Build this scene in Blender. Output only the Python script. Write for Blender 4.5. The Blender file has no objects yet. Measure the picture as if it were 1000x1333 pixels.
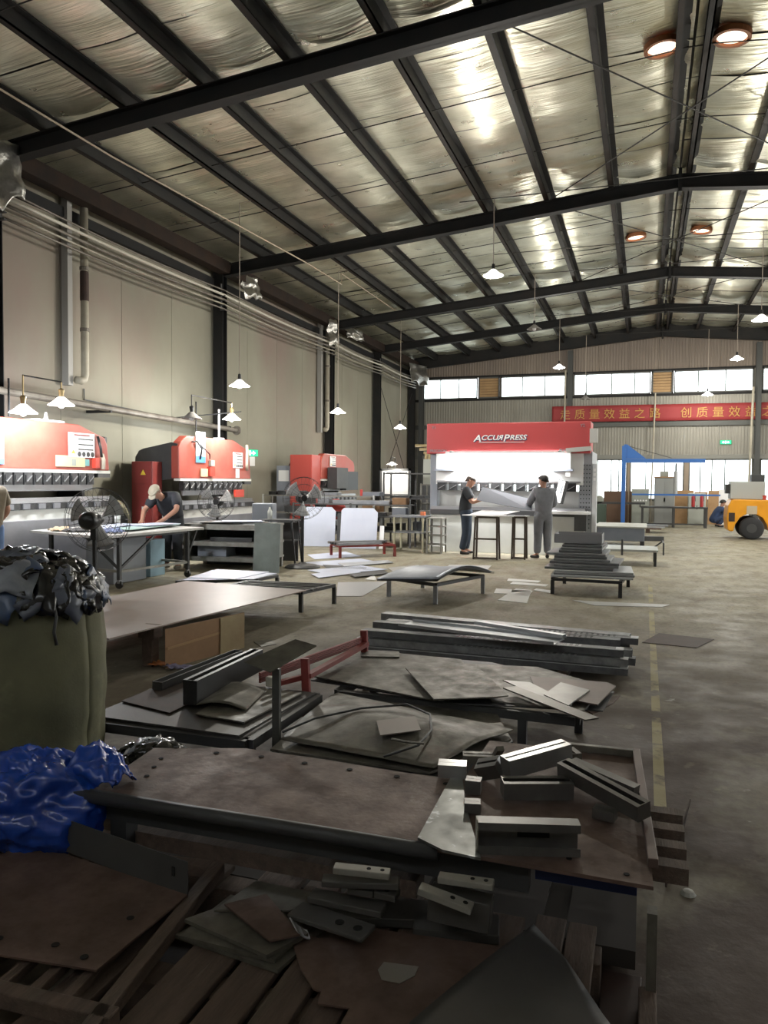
import bpy, math, random
from mathutils import Vector, Matrix, noise
from math import sin, cos, pi, radians as rad

# ------------------------------------------------------------------ camera
SC = bpy.context.scene
COL = SC.collection
FPX, YAW, PITCH, ROLL, EYE = 1006.2, 0.3259, -0.0402, 0.0078, 1.58
_f = Vector((-sin(YAW)*cos(PITCH), cos(YAW)*cos(PITCH), sin(PITCH)))
_r0 = Vector((cos(YAW), sin(YAW), 0)); _u0 = _r0.cross(_f)
_r = _r0*cos(ROLL) + _u0*sin(ROLL); _u = _u0*cos(ROLL) - _r0*sin(ROLL)
cam = bpy.data.cameras.new('camera'); cam.sensor_fit = 'VERTICAL'; cam.sensor_height = 36
cam.lens = FPX*36/1333; cam.clip_start = .05; cam.clip_end = 300
camo = bpy.data.objects.new('camera', cam); COL.objects.link(camo)
camo.matrix_world = Matrix(((_r.x, _u.x, -_f.x, 0), (_r.y, _u.y, -_f.y, 0), (_r.z, _u.z, -_f.z, EYE), (0, 0, 0, 1)))
SC.camera = camo

# ------------------------------------------------------------------ view, sky, light
SC.view_settings.view_transform = 'Standard'; SC.view_settings.look = 'None'
SC.view_settings.exposure = 0.0; SC.view_settings.gamma = 1.0; SC.view_settings.use_curve_mapping = False
W = bpy.data.worlds.new('overcast_sky'); SC.world = W; W.use_nodes = True
_bg = W.node_tree.nodes['Background']; _bg.inputs[0].default_value = (.93, .97, 1, 1); _bg.inputs[1].default_value = 7.0
LAMP_W = 300        # pendant lamps, watts

def lamp(name, loc, watts, radius=.07, color=(1, .955, .85), kind='POINT', rot=None, size=None, cone=None, parent=None):
    d = bpy.data.lights.new(name, kind); d.energy = watts; d.color = color
    if kind == 'AREA':
        d.shape = 'RECTANGLE'; d.size, d.size_y = size
    else:
        d.shadow_soft_size = radius
    if kind == 'SPOT':
        d.spot_size = cone or rad(140); d.spot_blend = .5
    o = bpy.data.objects.new(name, d); COL.objects.link(o); o.location = loc
    if rot: o.rotation_euler = rot
    if parent: o.parent = parent
    return o

# ------------------------------------------------------------------ helpers
def ground(x, y, z=0.0):
    """the point of the level z that the photograph shows at pixel x, y"""
    d = _r*((x-500)/FPX) - _u*((y-666.5)/FPX) + _f
    p = Vector((0, 0, EYE)) + d*((z-EYE)/d.z)
    return p

def at_depth(x, y, d):
    """the point that pixel x, y shows at the distance d along the view axis"""
    return Vector((0, 0, EYE)) + (_r*((x-500)/FPX) - _u*((y-666.5)/FPX) + _f)*d
def on_x(x, y, X):
    d = at_depth(x, y, 1) - Vector((0, 0, EYE)); return Vector((0, 0, EYE)) + d*(X/d.x)
def on_y(x, y, Y):
    d = at_depth(x, y, 1) - Vector((0, 0, EYE)); return Vector((0, 0, EYE)) + d*(Y/d.y)

class MB:
    def __init__(s): s.v = []; s.f = []; s.m = []
    def add(s, vs, fs, mi=0):
        n = len(s.v); s.v += [tuple(v) for v in vs]; s.f += [tuple(i+n for i in f) for f in fs]; s.m += [mi]*len(fs); return s
    def box(s, c, d, R=None, mi=0):
        c = Vector(c); vs = []
        for k in range(8):
            p = Vector(((k & 1)-.5, ((k >> 1) & 1)-.5, ((k >> 2) & 1)-.5)); p = Vector((p.x*d[0], p.y*d[1], p.z*d[2]))
            vs.append(c + (R @ p if R else p))
        return s.add(vs, [(0, 2, 3, 1), (4, 5, 7, 6), (0, 1, 5, 4), (2, 6, 7, 3), (0, 4, 6, 2), (1, 3, 7, 5)], mi)
    def bx(s, x0, x1, y0, y1, z0, z1, mi=0):
        return s.box(((x0+x1)/2, (y0+y1)/2, (z0+z1)/2), (abs(x1-x0), abs(y1-y0), abs(z1-z0)), None, mi)
    def bar(s, a, b, w, h=None, mi=0, up=(0, 0, 1)):
        """square bar from a to b"""
        a, b = Vector(a), Vector(b); h = h or w; d = b-a; L = d.length; z = d/L
        u = Vector(up)
        if abs(z.dot(u)) > .98: u = Vector((0, 1, 0))
        x = u.cross(z).normalized(); y = z.cross(x)
        R = Matrix((x, y, z)).transposed()
        return s.box((a+b)/2, (w, h, L), R, mi)
    def tube(s, pts, r, n=8, mi=0, cap=True, rs=None):
        pts = [Vector(p) for p in pts]; base = len(s.v); prev = None
        for i, p in enumerate(pts):
            t = (pts[min(i+1, len(pts)-1)]-pts[max(i-1, 0)]).normalized()
            if prev is None:
                u = Vector((0, 0, 1)) if abs(t.z) < .9 else Vector((1, 0, 0))
                x = u.cross(t).normalized()
            else:
                x = (prev - t*prev.dot(t)).normalized()
            prev = x; y = t.cross(x); rr = rs[i] if rs else r
            for k in range(n):
                a = 2*pi*k/n; s.v.append(tuple(p + x*(rr*cos(a)) + y*(rr*sin(a))))
        for i in range(len(pts)-1):
            for k in range(n):
                a = base+i*n+k; b = base+i*n+(k+1) % n; s.f.append((a, b, b+n, a+n)); s.m.append(mi)
        if cap:
            s.f.append(tuple(base+k for k in reversed(range(n)))); s.m.append(mi)
            s.f.append(tuple(base+(len(pts)-1)*n+k for k in range(n))); s.m.append(mi)
        return s
    def lathe(s, prof, c=(0, 0, 0), n=20, R=None, mi=0):
        c = Vector(c); base = len(s.v)
        for r, z in prof:
            for k in range(n):
                p = Vector((r*cos(2*pi*k/n), r*sin(2*pi*k/n), z)); s.v.append(tuple(c + (R @ p if R else p)))
        for i in range(len(prof)-1):
            for k in range(n):
                a = base+i*n+k; b = base+i*n+(k+1) % n; s.f.append((a, b, b+n, a+n)); s.m.append(mi)
        if prof[0][0] > 1e-4: s.f.append(tuple(base+k for k in reversed(range(n)))); s.m.append(mi)
        if prof[-1][0] > 1e-4: s.f.append(tuple(base+(len(prof)-1)*n+k for k in range(n))); s.m.append(mi)
        return s
    def prism(s, poly, a, b, axis='z', mi=0):
        """polygon in the plane across axis, pushed from a to b; axis x: poly is (y,z), y: (x,z), z: (x,y)"""
        g = {'z': lambda p, t: (p[0], p[1], t), 'y': lambda p, t: (p[0], t, p[1]), 'x': lambda p, t: (t, p[0], p[1])}[axis]
        n = len(poly); vs = [g(p, a) for p in poly]+[g(p, b) for p in poly]
        fs = [tuple(reversed(range(n))), tuple(range(n, 2*n))]+[(i, (i+1) % n, (i+1) % n+n, i+n) for i in range(n)]
        return s.add(vs, fs, mi)
    def plate(s, poly, t, mi=0):
        """thick plate over a 3D outline, thickness t downwards"""
        n = len(poly); P = [Vector(p) for p in poly]
        vs = P+[p-Vector((0, 0, t)) for p in P]
        return s.add(vs, [tuple(range(n)), tuple(reversed(range(n, 2*n)))]+[(i, i+n, (i+1) % n+n, (i+1) % n) for i in range(n)], mi)
    def grid(s, fn, nu, nv, mi=0):
        b = len(s.v)
        for j in range(nv+1):
            for i in range(nu+1): s.v.append(tuple(fn(i/nu, j/nv)))
        for j in range(nv):
            for i in range(nu):
                a = b+j*(nu+1)+i; s.f.append((a, a+1, a+nu+2, a+nu+1)); s.m.append(mi)
        return s
    def build(s, name, mats, parent=None, smooth=False, bevel=0, solid=0, fix=True):
        me = bpy.data.meshes.new(name); me.from_pydata(s.v, [], s.f); me.update()
        if fix:
            import bmesh
            bm = bmesh.new(); bm.from_mesh(me); bmesh.ops.recalc_face_normals(bm, faces=bm.faces); bm.to_mesh(me); bm.free()
        for m in (mats if isinstance(mats, (list, tuple)) else [mats]): me.materials.append(m)
        if any(s.m): me.polygons.foreach_set('material_index', s.m)
        if smooth: me.polygons.foreach_set('use_smooth', [True]*len(me.polygons))
        o = bpy.data.objects.new(name, me); COL.objects.link(o)
        if parent is not None: o.parent = parent
        if solid:
            md = o.modifiers.new('s', 'SOLIDIFY'); md.thickness = solid; md.offset = 0
        if bevel:
            md = o.modifiers.new('b', 'BEVEL'); md.width = bevel; md.segments = 2; md.limit_method = 'ANGLE'; md.harden_normals = False
        return o

def tag(o, label, cat, group=None):
    o['label'] = label; o['category'] = cat
    if group: o['group'] = group
    return o
def struct(o): o['kind'] = 'structure'; return o
def thing(name, label, cat, loc=(0, 0, 0), rz=0, group=None):
    o = bpy.data.objects.new(name, None); COL.objects.link(o); o.empty_display_size = .1
    o.location = loc; o.rotation_euler = (0, 0, rz)
    return tag(o, label, cat, group)
def dup(root, loc, rz=0, label=None):
    r = root.copy(); COL.objects.link(r); r.location = loc; r.rotation_euler = (0, 0, rz)
    if label: r['label'] = label
    for ch in list(root.children):
        c = ch.copy(); COL.objects.link(c); c.parent = r
        for g in list(ch.children):
            d = g.copy(); COL.objects.link(d); d.parent = c
    return r
def Rz(a): return Matrix.Rotation(a, 3, 'Z')
def Rx(a): return Matrix.Rotation(a, 3, 'X')
def Ry(a): return Matrix.Rotation(a, 3, 'Y')
def lerp(a, b, t): return a+(b-a)*t

# ------------------------------------------------------------------ materials
MATS = {}
def mat(name, col, rough=.6, metal=0, col2=None, scale=6, amt=1.0, bump=0, bscale=40, stretch=None, rough2=None, spec=.5, detail=5, contrast=(.35, .68), col3=None, scale3=1.5, c3=(.55, .75), scuff=None, sscale=14, sc=(.62, .72)):
    if name in MATS: return MATS[name]
    m = bpy.data.materials.new(name); m.use_nodes = True; nt = m.node_tree; N = nt.nodes; Lk = nt.links
    b = N['Principled BSDF']; b.inputs['Roughness'].default_value = rough; b.inputs['Metallic'].default_value = metal
    b.inputs['Specular IOR Level'].default_value = spec; b.inputs['Base Color'].default_value = (*col, 1)
    if col2 or bump or rough2 is not None or col3:
        tc = N.new('ShaderNodeTexCoord'); mp = N.new('ShaderNodeMapping'); Lk.new(tc.outputs['Object'], mp.inputs[0])
        if stretch: mp.inputs['Scale'].default_value = stretch
    if col2 or rough2 is not None:
        n = N.new('ShaderNodeTexNoise'); n.inputs['Scale'].default_value = scale; n.inputs['Detail'].default_value = detail; n.inputs['Roughness'].default_value = .62
        Lk.new(mp.outputs[0], n.inputs['Vector'])
        mr = N.new('ShaderNodeMapRange'); mr.inputs[1].default_value, mr.inputs[2].default_value = contrast
        mr.inputs[4].default_value = amt; Lk.new(n.outputs['Fac'], mr.inputs[0])
        last = None
        if col2:
            mx = N.new('ShaderNodeMix'); mx.data_type = 'RGBA'; mx.inputs[6].default_value = (*col, 1); mx.inputs[7].default_value = (*col2, 1)
            Lk.new(mr.outputs[0], mx.inputs[0]); Lk.new(mx.outputs[2], b.inputs['Base Color']); last = mx.outputs[2]
        if col3:
            n3 = N.new('ShaderNodeTexNoise'); n3.inputs['Scale'].default_value = scale3; n3.inputs['Detail'].default_value = 6; n3.inputs['Roughness'].default_value = .65
            mp3 = N.new('ShaderNodeMapping'); mp3.inputs['Location'].default_value = (3.7, 1.3, 8.1); Lk.new(mp.outputs[0], mp3.inputs[0]); Lk.new(mp3.outputs[0], n3.inputs['Vector'])
            r3 = N.new('ShaderNodeMapRange'); r3.inputs[1].default_value, r3.inputs[2].default_value = c3; Lk.new(n3.outputs['Fac'], r3.inputs[0])
            m3 = N.new('ShaderNodeMix'); m3.data_type = 'RGBA'; m3.inputs[7].default_value = (*col3, 1); Lk.new(last, m3.inputs[6]); Lk.new(r3.outputs[0], m3.inputs[0])
            Lk.new(m3.outputs[2], b.inputs['Base Color'])
        if scuff:
            n4 = N.new('ShaderNodeTexNoise'); n4.inputs['Scale'].default_value = sscale; n4.inputs['Detail'].default_value = 8; n4.inputs['Roughness'].default_value = .7
            mp4 = N.new('ShaderNodeMapping'); mp4.inputs['Location'].default_value = (1.9, 7.3, 2.2); mp4.inputs['Scale'].default_value = (1, .45, 1); Lk.new(mp.outputs[0], mp4.inputs[0]); Lk.new(mp4.outputs[0], n4.inputs['Vector'])
            r4 = N.new('ShaderNodeMapRange'); r4.inputs[1].default_value, r4.inputs[2].default_value = sc; r4.inputs[4].default_value = .75; Lk.new(n4.outputs['Fac'], r4.inputs[0])
            src = b.inputs['Base Color'].links[0].from_socket
            m4 = N.new('ShaderNodeMix'); m4.data_type = 'RGBA'; m4.inputs[7].default_value = (*scuff, 1); Lk.new(src, m4.inputs[6]); Lk.new(r4.outputs[0], m4.inputs[0]); Lk.new(m4.outputs[2], b.inputs['Base Color'])
        if rough2 is not None:
            m2 = N.new('ShaderNodeMapRange'); m2.inputs[3].default_value = rough; m2.inputs[4].default_value = rough2
            Lk.new(n.outputs['Fac'], m2.inputs[0]); m2.inputs[1].default_value, m2.inputs[2].default_value = contrast; Lk.new(m2.outputs[0], b.inputs['Roughness'])
    if bump:
        n2 = N.new('ShaderNodeTexNoise'); n2.inputs['Scale'].default_value = bscale; n2.inputs['Detail'].default_value = 4
        Lk.new(mp.outputs[0], n2.inputs['Vector']); bp = N.new('ShaderNodeBump'); bp.inputs['Strength'].default_value = bump; bp.inputs['Distance'].default_value = .02
        Lk.new(n2.outputs['Fac'], bp.inputs['Height']); Lk.new(bp.outputs[0], b.inputs['Normal'])
    MATS[name] = m; return m
def emit(name, col, strength):
    if name in MATS: return MATS[name]
    m = bpy.data.materials.new(name); m.use_nodes = True; b = m.node_tree.nodes['Principled BSDF']
    b.inputs['Base Color'].default_value = (*col, 1); b.inputs['Emission Color'].default_value = (*col, 1); b.inputs['Emission Strength'].default_value = strength
    MATS[name] = m; return m

dark_steel = mat('dark_painted_steel', (.011, .012, .013), .6, 0, (.018, .016, .015), 3, spec=.25)
purlin_mat = mat('brown_primer', (.03, .021, .016), .65, 0, (.013, .013, .013), 2.5, stretch=(1, .3, 1), spec=.25)
black_paint = mat('black_paint', (.012, .012, .013), .45)
black_plastic = mat('black_plastic', (.015, .015, .016), .35)
grey_steel = mat('grey_steel', (.32, .33, .34), .42, .7, (.22, .23, .25), 5)
bright_steel = mat('bright_sheet_steel', (.55, .57, .6), .34, .5, (.45, .47, .5), 4, rough2=.4)
white_film = mat('white_film_sheet', (.62, .66, .78), .4, 0, (.56, .6, .74), 2)
paper_white = mat('white_paper', (.75, .75, .74), .7)
mill_steel = mat('mill_scale_steel', (.155, .145, .118), .42, .35, (.085, .078, .064), 7, rough2=.65, col3=(.12, .075, .058), scale3=3.4, bump=.06, bscale=50, scuff=(.3, .285, .25), sscale=6)
rust_steel = mat('brown_rusty_steel', (.15, .096, .075), .5, .2, (.085, .054, .043), 6, rough2=.75, col3=(.06, .04, .033), scale3=2.6, bump=.08, bscale=45, scuff=(.24, .19, .165), sscale=7)
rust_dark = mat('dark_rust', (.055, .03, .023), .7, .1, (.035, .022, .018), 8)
old_wood = mat('old_dark_wood', (.125, .085, .064), .8, 0, (.07, .05, .04), 5, stretch=(6, .8, 6), bump=.3, bscale=25, col3=(.1, .085, .06), scale3=2.2, scuff=(.2, .16, .125), sscale=9)
red_paint = mat('red_machine_paint', (.62, .085, .06), .42, 0, (.5, .07, .055), 3)
red_dull = mat('dull_red_paint', (.26, .035, .03), .5, 0, (.18, .03, .026), 6)
cream_paint = mat('cream_machine_paint', (.62, .63, .6), .5, 0, (.54, .55, .53), 1.5)
white_paint = mat('white_paint', (.85, .85, .84), .5)
machine_grey = mat('machine_grey_paint', (.24, .26, .3), .5, 0, (.2, .22, .26), 2)
charcoal = mat('charcoal_paint', (.035, .036, .038), .5, 0, (.05, .05, .05), 4)
blue_paint = mat('blue_paint', (.03, .13, .42), .45)
yellow_paint = mat('forklift_yellow', (.83, .36, .02), .35, 0, (.72, .3, .015), 2)
rubber = mat('tyre_rubber', (.022, .022, .024), .75)
pipe_paint = mat('pale_pipe_paint', (.42, .39, .31), .55, 0, (.3, .27, .21), 3)
old_pipe = mat('old_grey_pipe', (.21, .19, .16), .5, .3, (.13, .11, .09), 4)
cardboard = mat('brown_cardboard', (.32, .19, .1), .8, 0, (.24, .14, .075), 3)
chipboard = mat('chipboard', (.42, .26, .13), .75, 0, (.32, .19, .09), 3)
green_grey = mat('green_grey_cabinet', (.33, .35, .31), .55, 0, (.26, .28, .25), 2)
alu = mat('foil_scrap', (.5, .49, .46), .3, .9, (.35, .34, .32), 9, bump=.5, bscale=14)
skin_m = mat('skin', (.42, .22, .15), .6)
lamp_on = emit('lit_bulb', (1, .97, .9), 40)
lamp_off = mat('unlit_lamp_glass', (.5, .5, .5), .3)
# ================================================================== STRUCTURE
XL, XR, YF, YB, XC = -9.95, 11.0, -3.0, 33.2, .523
SL = .0923
def zr(x, base=7.35): return base - SL*abs(x-XC)     # underside of the rafters
FRAMES = [2.7, 9.596, 16.46, 23.27, 27.93, 32.55]

# ---- floor
def floor_material():
    m = bpy.data.materials.new('worn_concrete_floor'); m.use_nodes = True; nt = m.node_tree; N = nt.nodes; K = nt.links
    b = N['Principled BSDF']; tc = N.new('ShaderNodeTexCoord')
    def noi(sc, det=6, st=(1, 1, 1), loc=(0, 0, 0), ro=.62):
        mp = N.new('ShaderNodeMapping'); mp.inputs['Scale'].default_value = st; mp.inputs['Location'].default_value = loc
        n = N.new('ShaderNodeTexNoise'); n.inputs['Scale'].default_value = sc; n.inputs['Detail'].default_value = det; n.inputs['Roughness'].default_value = ro
        K.new(tc.outputs['Object'], mp.inputs[0]); K.new(mp.outputs[0], n.inputs['Vector']); return n.outputs['Fac']
    def rng(v, a, c, lo=0, hi=1):
        r = N.new('ShaderNodeMapRange'); r.inputs[1].default_value = a; r.inputs[2].default_value = c; r.inputs[3].default_value = lo; r.inputs[4].default_value = hi
        K.new(v, r.inputs[0]); return r.outputs[0]
    def mix(f, a, c):
        x = N.new('ShaderNodeMix'); x.data_type = 'RGBA'
        for s, v in ((6, a), (7, c)):
            if isinstance(v, tuple): x.inputs[s].default_value = (*v, 1)
            else: K.new(v, x.inputs[s])
        if isinstance(f, (int, float)): x.inputs[0].default_value = f
        else: K.new(f, x.inputs[0])
        return x.outputs[2]
    def mth(op, a, c):
        x = N.new('ShaderNodeMath'); x.operation = op
        for s, v in ((0, a), (1, c)):
            if isinstance(v, (int, float)): x.inputs[s].default_value = v
            else: K.new(v, x.inputs[s])
        return x.outputs[0]
    c = mix(rng(noi(.7), .38, .66), (.34, .315, .235), (.255, .235, .175))
    c = mix(rng(noi(2.6, 7, (1.6, .7, 1)), .46, .68, 0, .75), c, (.16, .13, .088))
    c = mix(rng(noi(1.1, 7, (1, 1, 1), (9, 4, 0)), .56, .7, 0, .6), c, (.33, .30, .19))
    # reddish mill-scale dust round the steel stacks, dimmer foreground light painted in
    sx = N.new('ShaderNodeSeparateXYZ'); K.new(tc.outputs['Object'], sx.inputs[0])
    dust_dim = mth('MULTIPLY', rng(sx.outputs['Y'], 10.5, 5.0), rng(sx.outputs['X'], -6, -2.5))
    dust_dim = mth('MULTIPLY', dust_dim, rng(noi(1.3, 6, (1, 1, 1), (2, 7, 0)), .22, .5))
    c = mix(mth('MULTIPLY', dust_dim, .95), c, (.054, .032, .025))
    c = mix(rng(noi(17, 6, (1.3, .8, 1), (4, 4, 4)), .5, .72, 0, .55), c, (.085, .062, .048))
    c = mix(rng(noi(6.5, 8, (1, 1, 1), (8, 1, 4)), .6, .7, 0, .28), c, (.33, .3, .2))
    spl = rng(noi(5.5, 3, (1, 1, 1), (5, 5, 5)), .72, .75)
    c = mix(mth('MULTIPLY', spl, .6), c, (.5, .5, .46))
    # worn yellow aisle line
    d = mth('ABSOLUTE', mth('SUBTRACT', sx.outputs['X'], .1), 0)
    line = mth('MULTIPLY', mth('MULTIPLY', mth('LESS_THAN', d, .029), mth('GREATER_THAN', sx.outputs['Y'], 3.3)), rng(noi(3.1, 6, (1, 1, 1), (1, 2, 3)), .4, .5))
    line = mth('MULTIPLY', line, mth('LESS_THAN', sx.outputs['Y'], 12.6))
    c = mix(mth('MULTIPLY', line, .85), c, (.38, .33, .17))
    K.new(c, b.inputs['Base Color'])
    K.new(rng(noi(1.7), .35, .7, .5, .8), b.inputs['Roughness']); b.inputs['Specular IOR Level'].default_value = .22
    bp = N.new('ShaderNodeBump'); bp.inputs['Strength'].default_value = .14; bp.inputs['Distance'].default_value = .02
    K.new(noi(14, 5), bp.inputs['Height']); K.new(bp.outputs[0], b.inputs['Normal'])
    return m
struct(MB().bx(XL-.3, XR+.3, YF-.3, YB+.3, -.15, 0).build('floor', floor_material()))

# ---- left wall: rendered panels between the columns
wall_m = mat('rendered_wall', (.275, .262, .205), .85, 0, (.23, .22, .172), 1.6, col3=(.25, .195, .165), scale3=.55, c3=(.48, .66), bump=.05, bscale=3, stretch=(1, .35, .25))
wl = struct(MB().bx(XL-.25, XL-.02, YF, YB, 0, 7.0).build('wall_left', wall_m))
ys = [YF]+[f for f in FRAMES]+[YB]
for a, b in zip(ys[:-1], ys[1:]):
    n = max(1, round((b-a)/1.7))
    for k in range(n):
        y0, y1 = lerp(a, b, k/n), lerp(a, b, (k+1)/n)
        MB().bx(XL-.03, XL, y0+.006, y1-.006, 0, 6.95).build('panel', wall_m, wl)
wall_d = mat('plain_render', (.36, .35, .31), .85)
wf = MB().bx(XL-.25, XR+.25, YF-.25, YF, 0, 5.3).bx(XL-.25, XR+.25, YF-.25, YF, 6.0, 8.2)   # unseen end wall; clerestory band added to light the foreground
for k in range(9): wf.bx(XL-.25+2.66*k-.1, XL-.25+2.66*k+.1, YF-.25, YF, 5.3, 6.0)
struct(wf.build('wall_front', wall_d))
# right wall with three wide roller-door openings to the yard
wr = MB(); doors = [(13.2, 17.6), (20.0, 24.4), (28.4, 31.8)]; y = YF
for a, b in doors:
    wr.bx(XR, XR+.25, y, a, 0, 7); wr.bx(XR, XR+.25, a, b, 4.2, 7); y = b
wr.bx(XR, XR+.25, y, YB, 0, 7)
struct(wr.build('wall_right', wall_d))
struct(MB().bx(XL-30, XR+60, -30, 90, -.4, -.16).build('ground_outside', mat('yard_concrete', (.4, .39, .37), .9)))

# ---- back wall: ribbed cladding, girts, windows
clad = mat('grey_ribbed_cladding', (.29, .28, .245), .55, .1, (.24, .23, .2), 1.2, stretch=(1, 1, .4))
clad_top = mat('brownish_ribbed_cladding', (.24, .2, .165), .6, .1, (.2, .165, .14), 1.2, stretch=(1, 1, .4))
wb = struct(MB().bx(XL, XR, YB+.02, YB+.05, 2.55, 5.18).bx(XL, XR, YB+.055, YB+.075, 6.08, 8.1).bx(XL, -9.46, YB+.02, YB+.05, .8, 6.2).bx(3.9, 4.2, YB+.02, YB+.05, .8, 6.2).bx(-3.18, -2.92, YB+.02, YB+.05, .8, 6.2).bx(XL, XR, YB+.02, YB+.05, 0, .88).bx(6, XR, YB+.02, YB+.05, .88, 7).build('wall_back', clad))
def cladding(x0, x1, z0, top, m):
    n = max(1, round((x1-x0)/.115)); prof = []
    for i in range(n):
        xa = x0+(x1-x0)*i/n; w = (x1-x0)/n
        prof += [(xa, 0), (xa+w*.55, 0), (xa+w*.65, -.022), (xa+w*.9, -.022)]
    prof.append((x1, 0)); b = MB(); vs = []
    for x, d in prof: vs += [(x, YB+d, z0), (x, YB+d, top(x))]
    b.add(vs, [(2*i, 2*i+2, 2*i+3, 2*i+1) for i in range(len(prof)-1)])
    b.build('cladding_sheet', m, wb, solid=.004, fix=False)
x = -9.94; k = 0
while x < 6.2:
    w = 1.15
    cladding(x+.006, x+w-.006, 2.62, lambda x: 5.13, clad)
    cladding(x+.006, x+w-.006, 6.12, lambda x: zr(x, 7.75), clad_top)
    if x > -3 or x < -9: cladding(x+.006, x+w-.006, 0.0, lambda x: .86, clad)
    else: cladding(x+.006, x+w-.006, 0.0, lambda x: .86, clad)
    x += w
frame_m = mat('window_frame_steel', (.09, .09, .085), .5)
pane_m = bpy.data.materials.new('dusty_window_glass'); pane_m.use_nodes = True
_n = pane_m.node_tree; _n.nodes.remove(_n.nodes['Principled BSDF']); _o = _n.nodes['Material Output']
_t = _n.nodes.new('ShaderNodeBsdfTransparent'); _t.inputs[0].default_value = (.9, .93, .92, 1)
_g = _n.nodes.new('ShaderNodeBsdfGlossy'); _g.inputs['Roughness'].default_value = .1
_fr = _n.nodes.new('ShaderNodeFresnel'); _fr.inputs[0].default_value = 1.5
_d = _n.nodes.new('ShaderNodeBsdfTranslucent'); _d.inputs[0].default_value = (.8, .82, .82, 1)
_m1 = _n.nodes.new('ShaderNodeMixShader'); _m1.inputs[0].default_value = .25
_m2 = _n.nodes.new('ShaderNodeMixShader')
_n.links.new(_t.outputs[0], _m1.inputs[1]); _n.links.new(_d.outputs[0], _m1.inputs[2]); _n.links.new(_fr.outputs[0], _m2.inputs[0])
_n.links.new(_m1.outputs[0], _m2.inputs[1]); _n.links.new(_g.outputs[0], _m2.inputs[2]); _n.links.new(_m2.outputs[0], _o.inputs[0])
WN = [0]
def window(x0, x1, z0, z1, splits):
    WN[0] += 1
    e = bpy.data.objects.new('window_%d' % WN[0], None); COL.objects.link(e); e.location = ((x0+x1)/2, YB, z0); struct(e)
    def part(b, n, m):
        o = b.build(n, m, e); o.matrix_parent_inverse = Matrix.Translation(-e.location); return o
    f = MB(); t = .05
    f.bx(x0, x1, YB-.04, YB+.05, z0, z0+t).bx(x0, x1, YB-.04, YB+.05, z1-t, z1).bx(x0, x0+t, YB-.04, YB+.05, z0, z1).bx(x1-t, x1, YB-.04, YB+.05, z0, z1)
    part(f, 'window_frame', frame_m)
    xs = [x0+t]+list(splits)+[x1-t]
    for s in splits: part(MB().bx(s-.02, s+.02, YB-.02, YB+.04, z0+t, z1-t), 'mullion', frame_m)
    for a, b in zip(xs[:-1], xs[1:]): part(MB().bx(a, b, YB+.01, YB+.016, z0+t, z1-t), 'pane', pane_m)
louver_m = mat('timber_louvre', (.42, .27, .13), .6, 0, (.34, .21, .1), 3)
def louver(x0, x1, lab):
    e = thing('louver_vent', lab, 'vent', ((x0+x1)/2, YB, 5.18))
    w = x1-x0
    MB().bx(-w/2, -w/2+.05, -.05, .05, 0, .9).bx(w/2-.05, w/2, -.05, .05, 0, .9).bx(-w/2, w/2, -.05, .05, 0, .05).bx(-w/2, w/2, -.05, .05, .85, .9).build('frame', frame_m, e)
    MB().bx(-w/2-.03, w/2+.03, .052, .06, 0, .9).build('backing', mat('louvre_backing', (.2, .13, .07), .7), e)
    for k in range(7):
        MB().box((0, .02, .11+.115*k), (w-.1, .014, .098), Rx(.35)).build('slat', louver_m, e)
window(-9.46, -6.98, 5.18, 6.08, (-8.63, -7.8)); louver(-6.94, -6.02, 'orange timber louvre in upper window band above the red press')
window(-5.98, -3.18, 5.18, 6.08, (-5.05, -4.1)); window(-2.92, .12, 5.18, 6.08, (-2.4, -1.4, -.5)); louver(.16, .96, 'orange timber louvre in window band above the red banner')
window(1.0, 3.9, 5.18, 6.08, (1.9, 2.9)); window(4.2, 6.0, 5.18, 6.08, (5.1,))
window(-9.3, -6.4, .9, 2.55, (-8.4, -7.4)); window(-6.35, -3.2, .9, 2.55, (-5.6, -4.8, -4.0))
window(-2.95, -.72, .9, 2.55, (-1.9, -1.35, -1.05)); window(-.62, 1.45, .9, 2.55, (.0, .72)); window(1.62, 3.88, .9, 2.55, (2.05, 2.48, 2.95)); window(4.2, 6.0, .9, 2.55, (5,))
g = MB(); g.bx(XL, 6.2, YB-.14, YB-.03, 3.87, 4.05); 
struct(g.build('trim_1', mat('girt_grey', (.075, .08, .075), .6)))
struct(MB().bx(XL, 6.2, YB-.12, YB+.0, 2.55, 2.72).build('trim_2', mat('girt_light', (.2, .2, .18), .6)))
struct(MB().bx(XL, 6.2, YB-.05, YB+.0, 5.08, 5.18).build('trim_3', dark_steel))
struct(MB().bx(XL, 6.2, YB-.05, YB+.0, 6.08, 6.16).build('trim_4', dark_steel))
struct(MB().bx(XL, 6.2, YB-.02, YB+.05, .84, .92).build('trim_5', frame_m))

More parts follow.
